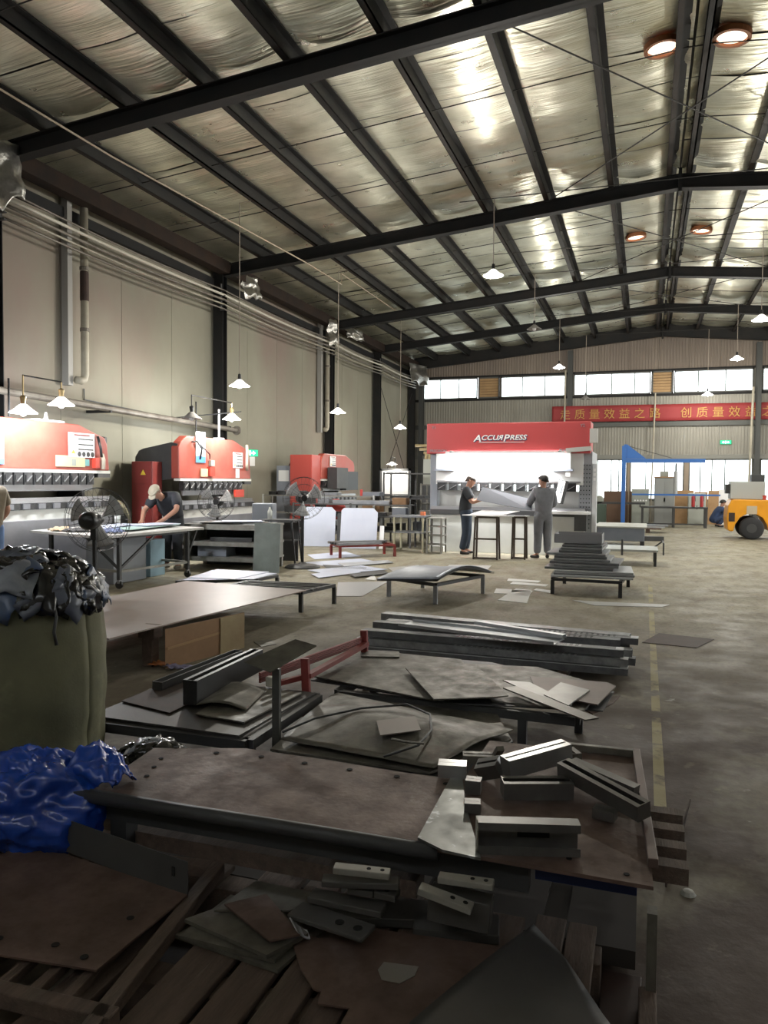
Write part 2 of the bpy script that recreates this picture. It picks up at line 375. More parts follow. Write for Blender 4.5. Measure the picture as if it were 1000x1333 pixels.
# ---- steel frame
def ibeam(b, a, c, w, h, up, tf=.02):
    a, c, up = Vector(a), Vector(c), Vector(up).normalized()
    b.bar(a+up*(h/2), c+up*(h/2), .03, h, up=up); b.bar(a+up*tf/2, c+up*tf/2, w, tf, up=up); b.bar(a+up*(h-tf/2), c+up*(h-tf/2), w, tf, up=up)
for i, Y in enumerate(FRAMES):
    b = MB(); h = .27 if Y < 30 else .5
    for sx, xe in ((-1, -9.62), (1, 10.67)):
        up = Vector((-sx*-SL, 0, 1)).normalized()
        ibeam(b, (xe, Y, zr(xe)), (XC, Y, zr(XC)), .2, h, (sx*SL, 0, 1))
    b.bx(XC-.03, XC+.03, Y-.13, Y+.13, 7.27, 7.72)
    struct(b.build('rafter_beam', dark_steel))
    for xe in (-9.75, 10.8):
        c = MB(); c.bx(xe-.13, xe+.13, Y-.1, Y-.085, 0, zr(xe)+.25).bx(xe-.13, xe+.13, Y+.085, Y+.1, 0, zr(xe)+.25).bx(xe-.012, xe+.012, Y-.085, Y+.085, 0, zr(xe)+.25)
        if Y > 3 or xe > 0: struct(c.build('column', dark_steel))
for xe, w in ((-.67, .1), (1.535, .17)):
    struct(MB().bx(xe-w/2, xe+w/2, YB-.06, YB+.03, 0, 2.6).build('column', mat('tan_post', (.3, .24, .18), .6)))
for xe in (-9.45, -3.05, 4.05):
    c = MB(); c.bx(xe-.1, xe+.1, YB-.3, YB-.285, 0, zr(xe)).bx(xe-.1, xe+.1, YB-.06, YB-.045, 0, zr(xe))
    for z0, z1 in (((0, 4.02), (4.78, zr(xe))) if xe > 4 else ((0, zr(xe)),)): c.bx(xe-.012, xe+.012, YB-.285, YB-.06, z0, z1)
    struct(c.build('column', mat('wind_post_grey', (.05, .052, .05), .6)))
PX = [-8.62, -7.2, -5.92, -4.6, -3.28, -2.02, -.74, .36, .72, 1.8, 3.1, 4.4, 5.7, 7.0, 8.3, 9.6]
for x in PX:
    z0 = zr(x, 7.63); b = MB(); y0, y1 = 2.6, YB-.1
    b.bx(x-.012, x+.012, y0, y1, z0, z0+.22, 1); b.bx(x-.09, x+.012, y0, y1, z0, z0+.016, 0); b.bx(x-.012, x+.1, y0, y1, z0+.2, z0+.22, 1); b.bx(x-.09, x-.078, y0, y1, z0, z0+.05, 0)
    struct(b.build('purlin_beam', [purlin_mat, dark_steel]))
struct(MB().bx(-9.72, -9.45, 2, YB, 6.46, 6.74).build('eave_beam', mat('brown_eave_primer', (.032, .019, .013), .75, 0, (.018, .013, .011), 3, spec=.2)))
struct(MB().bx(-9.95, -9.85, 2, YB, 6.2, 6.38).build('trim_6', dark_steel))

# ---- foil-backed roof lining, laid in rolls across the purlins
foil = bpy.data.materials.new('silver_roof_foil'); foil.use_nodes = True
def foil_nodes(m):
    nt = m.node_tree; N = nt.nodes; K = nt.links; b = N['Principled BSDF']
    tc = N.new('ShaderNodeTexCoord')
    def noi(sc, st, det=4):
        mp = N.new('ShaderNodeMapping'); mp.inputs['Scale'].default_value = st; n = N.new('ShaderNodeTexNoise'); n.inputs['Scale'].default_value = sc; n.inputs['Detail'].default_value = det
        K.new(tc.outputs['Object'], mp.inputs[0]); K.new(mp.outputs[0], n.inputs['Vector']); return n.outputs['Fac']
    cr = N.new('ShaderNodeValToRGB'); cr.color_ramp.elements[0].position = .35; cr.color_ramp.elements[0].color = (.56, .55, .43, 1); cr.color_ramp.elements[1].position = .65; cr.color_ramp.elements[1].color = (.88, .87, .73, 1)
    K.new(noi(1.2, (1, 1, 1), 5), cr.inputs[0]); K.new(cr.outputs[0], b.inputs['Base Color'])
    b.inputs['Metallic'].default_value = .78
    r = N.new('ShaderNodeMapRange'); r.inputs[3].default_value = .2; r.inputs[4].default_value = .42; K.new(noi(3, (1, 1, 1)), r.inputs[0]); K.new(r.outputs[0], b.inputs['Roughness'])
    bp = N.new('ShaderNodeBump'); bp.inputs['Strength'].default_value = .8; bp.inputs['Distance'].default_value = .03
    K.new(noi(2.2, (.55, 9, 1), 8), bp.inputs['Height']); K.new(bp.outputs[0], b.inputs['Normal'])
foil_nodes(foil)
ceil = struct(MB().bx(XL-.2, XC, YF, YB+.1, 0, .03).build('ceiling', mat('roof_sheet', (.2, .2, .2), .6)))
for v in ceil.data.vertices: v.co.z += zr(v.co.x, 7.97)
cr_ = MB().bx(XC, XR+.2, YF, YB+.1, 0, .03).build('roof_sheet', mat('roof_sheet', (.2, .2, .2), .6), ceil)
for v in cr_.data.vertices: v.co.z += zr(v.co.x, 7.97)
def purlin_sag(x):
    for a, b in zip(PX[:-1], PX[1:]):
        if a <= x <= b: return sin(pi*(x-a)/(b-a))
    return .3
def foil_roll(xa, xb, y0, y1, seed, nu, last=False):
    def fn(u, v):
        x = lerp(xa, xb, u); y = lerp(y0, y1, v)
        s = purlin_sag(x)
        w = noise.noise(Vector((x*.55+seed*7.1, y*3.2, seed)))*.030 + noise.noise(Vector((x*1.1, y*8.5+3, seed*1.7)))*.012
        drop = .045*s*(.6+.4*noise.noise(Vector((x*.4, seed*3.3, 1)))) + .03*s*(1-abs(2*v-1))
        w += noise.noise(Vector((x*1.6+seed, y*15, seed*2.3)))*.006
        if last: drop += .085*s*v**3
        edge = .012*max(0, abs(2*v-1)-.8)*5
        return (x, y, zr(x, 7.86) - drop + w*s - edge)
    MB().grid(fn, nu, 16).build('foil_sheet', foil, ceil, smooth=True, fix=False)
yb = [YF]+FRAMES[:-1]+[YB]; rr = 0
for a, b in zip(yb[:-1], yb[1:]):
    n = max(2, round((b-a)/1.15))
    for k in range(n):
        y0, y1 = lerp(a, b, k/n)+.01, lerp(a, b, (k+1)/n)-.01
        foil_roll(XL+.1, XC-.02, y0, y1, rr, 96, k == n-1); foil_roll(XC+.02, XR-.1, y0, y1, rr+.5, 70, k == n-1); rr += 1
# sag rods between the purlins
rod_m = mat('sag_rod', (.02, .018, .016), .6)
for a, b in zip(FRAMES[:-1], FRAMES[1:]):
    for t in (.33, .66):
        y = lerp(a, b, t)
        struct(MB().tube([(XL+.3, y, zr(XL+.3, 7.69)), (XC-.1, y, zr(XC, 7.69)), (XC+.25, y, zr(XC, 7.69)), (XR-.3, y, zr(XR-.3, 7.69))], .009, 6).build('tie_rod', rod_m))
for i, (a, b) in enumerate(zip(FRAMES[1:-2], FRAMES[2:-1])):
    struct(MB().tube([(-2.0, a+.1, zr(-2, 7.6)), (3.1, b-.1, zr(3.1, 7.6))], .011, 6).build('tie_rod', rod_m))
    struct(MB().tube([(3.1, a+.1, zr(3.1, 7.6)), (-2.0, b-.1, zr(-2, 7.6))], .011, 6).build('tie_rod', rod_m))
# wall bracing in the last bay of the left wall
struct(MB().tube([(-9.7, 28.0, 5.4), (-9.7, 32.4, 1.0)], .012, 6).build('tie_rod', rod_m))
struct(MB().tube([(-9.7, 28.0, 1.0), (-9.7, 32.4, 5.4)], .012, 6).build('tie_rod', rod_m))
# ================================================================== LAMPS
shade_m = emit('lit_frosted_shade', (1, .97, .9), 2.5)
shade_d = mat('dusty_shade', (.22, .21, .2), .5)
cord_m = mat('pale_cord', (.35, .3, .25), .6)
def pendant(x, y, z, top, lab, on=True, group=None, watts=None, cordm=None, r=.2):
    e = thing('pendant_lamp', lab, 'lamp', (x, y, z), 0, group)
    MB().tube([(0, 0, .2), (0, 0, top-z)]+([(.24, 0, top-z+.005)] if x == -7.5 else []), .009, 6).build('cord', cordm or cord_m, e)
    MB().lathe([(.02, .21), (.03, .2), (.035, .1), (.03, .09)], n=12).build('socket', black_plastic, e)
    MB().lathe([(.035, .1), (.06, .085), (r*.6, .03), (r, -.02), (r*1.02, -.03), (r*.97, -.025), (r*.57, .022), (.05, .075), (.03, .09)], n=24).build('shade', shade_m if on else shade_d, e, smooth=True)
    MB().lathe([(.001, .06), (.04, .04), (.055, 0), (.05, -.035), (.03, -.06), (.001, -.07)], n=14).build('bulb', lamp_on if on else lamp_off, e, smooth=True)
    if on: lamp('pendant_light', (0, 0, -.12), watts or LAMP_W, .09, parent=e)
    return e
pendant(-7.5, 13.38, 3.42, 6.9, 'lit white pendant lamp nearest the second red press on long pale cord')
pendant(-7.5, 18.44, 3.34, 6.9, 'lit pendant lamp above the red press at the wall, behind the round fan', watts=80)
pendant(-7.5, 23.74, 3.3, 6.9, 'lit pendant lamp near crossed wall bracing beside the grey corner', watts=150)
pendant(-2.99, 15.6, 5.75, 7.25, 'brightest lit pendant lamp hanging high in mid hall in front of a rafter', watts=520)
pendant(-2.87, 27.0, 5.5, 7.25, 'lit pendant lamp hanging over the right end of the window band beside red press')
pendant(2.67, 27.0, 5.55, 7.25, 'lit pendant lamp above the right end of the red banner')
pendant(2.4, 19.4, 5.3, 7.25, 'lit pendant lamp at the photo edge above the forklift', watts=420)
pendant(2.1, 31.0, 4.87, 7.25, 'lit pendant lamp hanging against the red banner', watts=250)
pendant(-2.97, 21.5, 5.78, 7.25, 'unlit pendant lamp hanging just below a rafter in mid hall', on=False)
pendant(-2.28, 31.0, 4.84, 7.25, 'unlit pendant lamp hanging against the grey cladding left of the banner', on=False)
for x, y, o_ in ((7.0, 14.5, 'nearest'), (7.0, 20, 'middle'), (7.0, 26, 'farthest')):
    pendant(x, y, 5.3, zr(x, 7.64), 'lit pendant lamp over the unseen right half of the hall, %s of three' % o_, group='pendant lamps over the right half', watts=450)
# lamps on brackets over the two presses
def bracket_lamps(name, pole, ends, lab, ons, watts):
    e = thing(name, lab, 'lamp', pole)
    o = Vector(pole); b = MB(); top = o.z
    zb = max(p[2] for p in ends)+.32
    b.tube([(0, 0, 0), (0, 0, zb-top)], .015, 8).tube([Vector((ends[0][0], ends[0][1], zb))-o, Vector((ends[1][0], ends[1][1], zb))-o], .011, 8)
    b.build('bracket_arm', dark_steel, e)
    for p, on in zip(ends, ons):
        q = Vector(p)-o
        MB().tube([q+Vector((0, 0, .1)), Vector((q.x, q.y, zb-top))], .011, 6).lathe([(.03, .1), (.045, .2), (.02, .22)], q, 12).build('socket', mat('brass_socket', (.4, .3, .15), .4, .6) if on else dark_steel, e)
        MB().lathe([(.035, .1), (.06, .085), (.12, .03), (.19, -.02), (.193, -.03), (.18, -.025), (.11, .022), (.05, .075), (.03, .09)], q, 24).build('shade', shade_m if on else shade_d, e, smooth=True)
        MB().lathe([(.001, .06), (.04, .04), (.055, 0), (.05, -.035), (.03, -.06), (.001, -.07)], q, 14).build('bulb', lamp_on if on else lamp_off, e, smooth=True)
        if on: lamp('bracket_light', q+Vector((0, 0, -.12)), on, .09, color=(.93, .97, 1), parent=e)
bracket_lamps('bracket_lamp', (-8.75, 8.9, 2.47), [(-8.3, 8.7, 2.52), (-8.3, 9.45, 2.7)], 'pair of lit lamps on a bracket over the nearest red press', (130, 155), 1)
bracket_lamps('bracket_lamp', (-8.8, 13.9, 2.44), [(-8.2, 12.8, 2.76), (-8.2, 14.3, 2.86)], 'pair of dark-shaded lamps on a bar over the second red press', (0, 170), 1)
# round roof openings beside the ridge
glow = emit('daylight_opening', (1, .78, .6), 2.2)
for i, (x, y) in enumerate(((.1, 11.8), (1.0, 11.8), (-.35, 20.4), (1.15, 20.4))):
    e = thing('roof_vent', ['round lit roof opening with orange rim left of the ridge', 'round lit roof opening with orange rim right of the ridge', 'small far roof opening left of the ridge', 'small far roof opening right of the ridge'][i], 'roof vent', (x, y, zr(x, 7.74)))
    e.rotation_euler = (0, math.atan(SL)*(1 if x > XC else -1), 0)
    MB().lathe([(.2, .06), (.25, .06), (.25, -.02), (.2, -.02), (.2, .06)], n=28).build('rim', mat('rusty_orange_rim', (.3, .11, .04), .6), e, smooth=False)
    MB().lathe([(.001, .02), (.2, .02), (.2, .03), (.001, .03)], n=28).build('opening', glow, e)
# ================================================================== PRESS BRAKES
pale_strip = mat('pale_strip', (.7, .7, .66), .5)
bed_white = mat('press_bed_white', (.6, .6, .58), .5, 0, (.52, .52, .5), 3)
bed_grey = mat('press_bed_grey', (.2, .2, .215), .45, .2, (.16, .16, .175), 3)
tool_black = mat('tool_black', (.03, .03, .032), .4, .4, (.06, .06, .06), 20)
tool_steel = mat('tool_steel', (.4, .4, .41), .3, .8)
faded_red = mat('faded_red_paint', (.4, .06, .04), .42, 0, (.36, .085, .06), 2.2, col3=(.4, .12, .085), scale3=.9, c3=(.5, .8))
label_white = mat('placard_white', (.8, .8, .8), .5)
label_black = mat('placard_black', (.03, .03, .03), .5)
label_yellow = mat('placard_yellow', (.8, .6, .06), .5)
label_tan = mat('yellowed_placard', (.55, .48, .3), .6)
label_blue = mat('placard_blue', (.1, .32, .68), .5)
def notice(e, x, z, w, h, red=True, small=True):
    """printed safety board on the front, lower left corner x, z"""
    o = MB().bx(x, x+w, -.055, -.045, z, z+h).build('notice_board', label_white, e)
    y0, y1 = -.0585, -.054
    if red: MB().bx(x+w*.2, x+w*.8, y0, y1, z+h*.88, z+h*.94).build('heading', red_dull, o)
    for t in (.72, .5, .3): MB().bx(x+w*.36, x+w*.94, y0, y1, z+h*t, z+h*(t+.05)).build('bar', label_black, o)
    for k in range(4): MB().lathe([(.001, 0), (w*.07, 0), (w*.07, .003), (.001, .003)], (x+w*(.4+.17*k), y1, z+h*.13), 12, Rx(pi/2)).build('icon', label_black, o)
    MB().prism([(x+w*.08, z+h*.14), (x+w*.26, z+h*.14), (x+w*.17, z+h*.3)], y0, y1, 'y').build('warning_triangle', label_yellow, o)
    return o
def press(lab, loc, L, zb, zt, nh, side=True, ch=(.0, .9), red=faded_red):
    """C-frame press brake, local x along its front, y into the machine"""
    e = thing('press_brake', lab, 'press brake', loc, pi/2)
    # upper beam cover with chamfered ends
    a, c = ch
    poly = [(0, zb), (0, zt-.2-a*.4), (.06, zt-.1-a*.2), (.2+a*.5, zt)]+[(L-c, zt), (L-.32, zt-.13), (L-.12, zt-.18), (L-.05, zt-.3), (L, zb)]
    MB().prism([(x-.02 if x == 0 else x, z) for x, z in poly], -.03, .15, 'y').build('beam_cover', red, e, bevel=.02)
    MB().bx(0, L, -.045, .1, zb-.05, zb-.002).build('clamp_rail', pale_strip, e)
    if side: MB().bx(L-.3, L, -.04, .1, zb-.12, zb-.052).build('rail_end', charcoal, e)
    w = (L-.5)/nh
    for k in range(nh):
        x = .12+k*w; h = MB().bx(x, x+w*.82, -.04, .06, zb-.24, zb-.053).bx(x+w*.1, x+w*.72, -.055, -.04, zb-.2, zb-.09).build('punch_holder', tool_black, e)
        MB().bar((x+w*.15, -.06, zb-.19), (x+w*.66, -.06, zb-.1), .02, .012).build('clamp_lever', tool_steel, h)
    MB().prism([(-.0, zb-.24), (.04, zb-.24), (.025, zb-.33), (.015, zb-.34), (.005, zb-.33)], .15, L-.4, 'x').build('punch', tool_steel, e)
    MB().bx(-.1, L+.1, -.02, .1, zb-.5, zb-.44).bx(-.1, L+.1, -.06, .14, zb-.52, zb-.5).build('lower_die', tool_steel, e)
    MB().bx(-.1, L+.1, -.06, .2, zb-.62, zb-.52).build('die_rail', tool_black, e)
    n2 = int(L/.32)
    for k in range(n2): MB().bx(.1+k*.32, .24+k*.32, -.085, -.06, zb-.61, zb-.53).build('die_clamp', bed_grey, e)
    MB().bx(-.1, L+.1, -.03, .3, zb-.78, zb-.62).build('bed_top', bed_white, e)
    MB().bx(-.05, L+.05, -.05, .25, .22, zb-.78).build('bed_plate', bed_grey, e, bevel=.01)
    MB().bx(.2, L-.2, .0, .2, 0, .22).build('plinth', charcoal, e)
    for x in (0, L-.06):
        MB().prism([(1.05, 0), (1.05, 1.3), (.98, 2.02), (.9, 2.14), (.8, 2.18), (.16, zt-.14), (.02, zt-.17), (.02, zb), (.4, zb-.04), (.5, zb-.2), (.5, zb-.5), (.36, zb-.62), (.25, zb-.62), (.25, 0)], x, x+.06, 'x').build('side_frame', charcoal, e)
    MB().bx(.1, L-.1, .36, .95, zb+.05, zt-.32).build('rear_beam', charcoal, e)
    return e
# nearest press, its front runs along the left wall
p1 = press('nearest red press brake on the left under two bright lamps', (-8.9, 7.2, 0), 4.06, 1.72, 2.47, 18, ch=(0, .75))
notice(p1, 3.03, 1.93, .62, .4)
MB().bx(2.75, 3.42, -.05, -.035, 1.77, 1.95).build('nameplate', label_tan, p1)
for k in range(3): MB().bx(2.82+.16*k+.28, 2.92+.16*k+.28, -.054, -.05, 1.79, 1.9).build('plate_mark', [green_grey, label_tan, mat('plate_teal', (.15, .35, .35), .5)][k], p1)
MB().bx(3.62, 3.72, -.1, -.03, 1.76, 1.93).build('junction_box', mat('red_box', (.5, .05, .03), .5), p1)
MB().tube([(3.72, -.06, 2.3), (3.76, -.09, 2.1), (3.78, -.09, 1.95)], .022, 8).build('hose', black_plastic, p1, smooth=True)
MB().tube([(3.8, -.08, 2.0), (3.84, -.08, 1.9), (3.83, -.08, 1.74)], .035, 8).build('strap', mat('beige_strap', (.5, .45, .36), .6), p1, smooth=True)
o = MB().bx(1.35, 1.7, -.05, -.035, 1.78, 2.38).build('poster', label_white, p1)
MB().bx(1.35, 1.7, -.054, -.05, 1.78, 1.86).build('poster_stripe', label_blue, o); MB().bx(1.35, 1.7, -.054, -.05, 2.28, 2.31).build('poster_stripe', label_blue, o)
MB().bx(2.4, 3.0, .0, .3, 2.47, 2.5).tube([(2.7, .1, 2.5), (2.7, .1, 2.62)], .03, 10, rs=[.04, .015]).build('lamp_bracket', label_white, p1)
# second press
p2 = press('second red press brake with tall dark side frame and electrical cabinet', (-8.6, 12.95, 0), 2.85, 1.60, 2.44, 11, ch=(.1, .75))
c = MB().bx(-.32, -.002, .36, .84, .05, 1.92).build('electrical_cabinet', red_dull, p2, bevel=.015)
MB().bx(-.335, -.32, .39, .81, 1.5, 1.89).build('upper_door', mat('cabinet_red', (.24, .035, .032), .5), c)
MB().bx(-.335, -.32, .39, .81, .15, 1.47).build('lower_door', mat('cabinet_red', (.24, .035, .032), .5), c)
MB().prism([(.5, 1.66), (.62, 1.66), (.56, 1.76)], -.342, -.334, 'x').build('warning_triangle', label_yellow, c)
for k in range(2): MB().bx(-.345, -.333, .46+.07*k, .52+.07*k, .96-.03*k, 1.08-.03*k).build('socket_plate', label_white, c)
MB().bx(-.345, -.333, .6, .72, .6, .65).build('maker_plate', label_tan, c)
o = MB().bx(.55, .9, -.05, -.04, 1.92, 2.54).build('poster', label_white, p2); MB().bx(.55, .9, -.054, -.05, 1.92, 2.05).build('poster_stripe', label_blue, o)
notice(p2, 2.02, 1.84, .42, .34)
MB().bx(2.15, 2.3, -.05, -.04, 1.62, 1.82).build('paper_strip', paper_white, p2)
MB().bx(.72, .98, -.06, -.04, 1.64, 1.8).build('nameplate', label_tan, p2)
MB().bx(1.05, 1.2, -.09, -.03, 1.86, 1.98).build('switch_box', green_grey, p2)
MB().bx(1.0, 1.2, -.1, -.03, 1.65, 1.84).build('red_box', mat('red_box', (.5, .05, .03), .5), p2)
MB().tube([(.3, .1, 2.3), (.5, -.1, 2.34), (.66, -.12, 2.2), (.62, -.1, 1.98)], .018, 8).tube([(.5, -.1, 2.34), (.95, -.12, 2.1), (1.02, -.08, 2.0)], .015, 8).build('hose', black_plastic, p2, smooth=True)
MB().tube([(2.62, -.06, 2.36), (2.56, -.1, 2.2), (2.55, -.1, 1.95), (2.62, -.06, 1.8)], .035, 8).build('strap', mat('beige_strap', (.5, .45, .36), .6), p2, smooth=True)
MB().bx(1.7, 1.9, .1, .25, 2.44, 2.48).tube([(1.8, .17, 2.46), (1.8, .17, 3.1)], .02, 8).build('lamp_mast', label_white, p2)
MB().bx(2.05, 2.42, -.1, -.05, 1.2, 1.36).build('red_guard', mat('red_box', (.5, .05, .03), .5), p2)
# third press far down the wall
p3 = press('third red press brake far along the left wall behind the racks', (-8.6, 19.9, 0), 2.6, 1.62, 2.34, 10, ch=(.0, .8))
c = MB().bx(-.6, -.002, -.0, .66, 0, 2.28).build('red_cabinet', mat('bright_red_cabinet', (.48, .075, .06), .4), p3, bevel=.015)
MB().bx(-.615, -.6, .03, .63, .1, 2.22).build('cabinet_door', mat('bright_red_cabinet', (.48, .075, .06), .4), c)
c = MB().bx(-.5, -.002, .68, 1.12, 0, 1.98).build('control_box', machine_grey, p3, bevel=.015)
MB().bx(-.51, -.5, .74, 1.05, 1.55, 1.85).build('paper_notice', paper_white, c)
notice(p3, .55, 1.98, .42, .3)
MB().bx(.35, 1.2, -.35, -.06, 1.35, 1.95).build('back_gauge_box', charcoal, p3)
MB().bx(1.3, 2.3, -.25, -.06, 1.3, 1.85).build('guard_box', black_paint, p3)

# ---- the large press brake in mid hall
big = thing('press_brake', 'large press brake with wide red top cover and white front in mid hall', 'press brake', (-4.72, 17.0, 0))
acc_red = mat('signal_red_cover', (.43, .06, .062), .4)
MB().bx(0, 3.6, -.05, .7, 2.2, 2.88).build('top_cover', acc_red, big, bevel=.015)
MB().bx(.2, 3.45, .06, .16, 1.52, 2.2).build('ram', white_paint, big)
MB().bx(.05, .22, .1, 1.8, 0, 2.2).build('side_frame', mat('blue_grey_frame', (.3, .33, .38), .45), big, bevel=.01)
fr = MB().bx(3.36, 3.63, .16, 1.8, 0, 2.25).build('side_frame', mat('column_grey', (.36, .375, .4), .5), big, bevel=.01)
hole_m = black_paint
hb = MB()
for i in range(4):
    for j in range(16): hb.lathe([(.001, 0), (.013, 0), (.013, .004), (.001, .004)], (3.4+.06*i, .158, .6+.09*j), 8, Rx(pi/2))
o = hb.build('perforation', hole_m, fr); o['kind'] = 'stuff'
MB().bx(3.64, 3.73, .1, .3, 0, 1.98).build('edge_channel', mat('pale_channel', (.6, .61, .63), .4), big)
for k in range(3): MB().bx(3.66, 3.71, .09, .1, 1.62+.1*k, 1.68+.1*k).build('indicator_lamp', label_white, big)
MB().bx(.1, 3.5, -.02, .2, .0, .84).build('bed_plate', cream_paint, big, bevel=.01)
MB().bx(.1, 3.5, -.05, .5, .84, .95).build('bed_top', charcoal, big)
MB().bx(2.55, 3.62, -.22, .1, .9, .96).build('side_table', label_white, big)
MB().bx(3.3, 3.55, -.2, .0, .55, .9).build('table_bracket', charcoal, big)
for x in (.25, 2.85):
    MB().bx(x, x+.34, -.12, .06, 1.86, 2.2).build('gauge_box', mat('light_grey_box', (.5, .5, .48), .5), big)
    MB().bx(x-.05, x+.4, -.18, .06, 1.82, 1.86).build('box_flange', machine_grey, big)
for x, n in ((.25, 3), (.95, 9)):
    for k in range(n):
        q = MB().bx(x+k*.27, x+k*.27+.2, -.02, .12, 1.38, 1.56).build('punch_holder', tool_black, big)
        MB().bar((x+k*.27+.03, -.03, 1.42), (x+k*.27+.17, -.03, 1.5), .02, .012).build('clamp_lever', tool_steel, q)
MB().bx(.22, 3.4, .04, .1, 1.56, 1.6).build('clamp_rail', tool_steel, big)
MB().bx(.25, 3.4, .2, .24, .95, 1.38).build('back_panel', mat('light_panel', (.5, .51, .5), .5), big)
MB().bx(.1, 3.5, .0, .14, .95, 1.02).build('lower_die', tool_steel, big)
# work light under the cover
tb = MB().bx(.5, 3.1, -.3, -.24, 2.2, 2.24).bx(.6, .64, -.3, -.05, 2.22, 2.26).bx(2.96, 3.0, -.3, -.05, 2.22, 2.26).build('work_light', label_white, big)
MB().tube([(.55, -.27, 2.185), (3.05, -.27, 2.185)], .015, 10).build('light_tube', emit('light_tube', (1, 1, 1), 8), tb)
lamp('work_light_glow', (-4.72+1.8, 17.0-.27, 2.15), 160, kind='AREA', size=(2.5, .05), rot=(rad(32), 0, 0), color=(1, 1, 1))
# pendant control console
MB().bar((3.1, -.12, 2.26), (3.62, -.12, 2.3), .09).bar((3.15, -.12, 2.24), (3.15, -.12, 1.7), .1).build('console_arm', mat('light_grey_box', (.5, .5, .48), .5), big)
o = MB().box((3.02, -.2, 1.38), (.2, .1, .5), Ry(.22) @ Rz(-.6)).build('control_console', charcoal, big, bevel=.01)
MB().box((3.0, -.255, 1.38), (.17, .012, .46), Ry(.22) @ Rz(-.6)).build('console_face', label_white, o)
MB().box((3.0, -.262, 1.44), (.1, .008, .16), Ry(.22) @ Rz(-.6)).build('screen', mat('dim_screen', (.25, .3, .34), .2), o)
MB().bx(3.58, 3.74, -.1, .06, 2.42, 2.72).build('arm_joint', mat('light_grey_box', (.5, .5, .48), .5), big)
MB().bx(.12, .45, -.18, -.05, 0, .12).build('foot_block', pale_strip, big)
TEXTS = []
def text(s, name, parent, loc, size, m, rot=(pi/2, 0, 0), shear=0, ext=.004, sx=1, align='LEFT', off=0):
    c = bpy.data.curves.new(name, 'FONT'); c.body = s; c.size = size; c.extrude = ext; c.shear = shear; c.align_x = align; c.offset = off; c.materials.append(m); c.resolution_u = 3
    o = bpy.data.objects.new(name, c); COL.objects.link(o); o.location = loc; o.rotation_euler = rot; o.scale = (sx, 1, 1); o.parent = parent; TEXTS.append(o); return o
logo_navy = mat('logo_navy', (.03, .05, .14), .4)
x = 1.08
for s, z, sz, adv, mir in (('A', 2.47, .21, .165, 1), ('CCU', 2.5, .155, .365, 1), ('R', 2.5, .155, .125, -1), ('P', 2.47, .21, .145, 1), ('RESS', 2.5, .155, .4, 1)):
    xx = x+(.115 if mir < 0 else 0)
    text(s, 'cover_lettering', big, (xx+.012, -.054, z-.012), sz, logo_navy, shear=.25*mir, sx=mir*1.15, off=.006)
    text(s, 'cover_lettering', big, (xx, -.06, z), sz, label_white, shear=.25*mir, sx=mir*1.15, off=.003)
    x += adv
MB().bx(1.2, 2.2, -.062, -.052, 2.445, 2.455).build('lettering_underline', label_white, big)
grey_ink = mat('grey_lettering', (.3, .3, .33), .5)
text('Y1', 'cover_lettering', big, (.12, -.056, 2.76), .09, grey_ink); text('Y2', 'cover_lettering', big, (3.38, -.056, 2.76), .09, grey_ink)
text('PRECISION', 'cover_lettering', big, (.08, -.056, 2.24), .08, grey_ink); text('Precision', 'cover_lettering', big, (2.95, -.056, 2.24), .09, grey_ink)

# ---- banner on the back wall
ban = thing('banner', 'long red cloth banner with gold characters on the back wall', 'banner', (-3.75, YB-.05, 4.07))
MB().grid(lambda u, v: (u*9.4, -.30+.27*u-.02*sin(u*24)*(.4+.6*v)+.012*sin(u*61), v*.66), 90, 4).build('cloth', mat('banner_red', (.27, .03, .033), .7), ban, smooth=True, solid=.004)
gold = mat('gold_lettering', (.46, .25, .06), .6)
for i, ch in enumerate('走质量效益之路　创质量效益之路'):
    if ch != '　': text(ch, 'banner_character', ban, (.3+i*.585+.02, -.33+.27*(.3+i*.585)/9.4, .15), .44, gold, ext=.006)

# lettering becomes plain mesh
bpy.context.view_layer.update(); _dg = bpy.context.evaluated_depsgraph_get()
for o in TEXTS:
    me = bpy.data.meshes.new_from_object(o.evaluated_get(_dg)); n = bpy.data.objects.new(o.name+'_', me); COL.objects.link(n)
    n.location, n.rotation_euler, n.scale, n.parent = o.location, o.rotation_euler, o.scale, o.parent
    nm = o.name.split('.')[0]; bpy.data.objects.remove(o); n.name = nm
# ================================================================== FOREGROUND STACKS
R4 = random.Random(4)
G = ground
def gp(pts, z): return [G(x, y, z if isinstance(z, (int, float)) else z[i]) for i, (x, y) in enumerate(pts)]
def plate_thing(name, lab, cat, poly, t, m, group=None, warp=0, bevel=0):
    """a flat sheet lying level or tilted; outline as 3D points"""
    P = [Vector(p) for p in poly]; c = sum(P, Vector())/len(P); c.z = min(p.z for p in P)-t
    o = MB().plate([p-c for p in P], t).build(name, m, bevel=bevel); o.location = c
    return tag(o, lab, cat, group)
def holes(b, pts, r):
    for p in pts: b.lathe([(.001, 0), (r, 0), (r, .0015), (.001, .0015)], p, 12)
    return b
hole_dark = mat('hole_dark', (.006, .006, .006), .9)

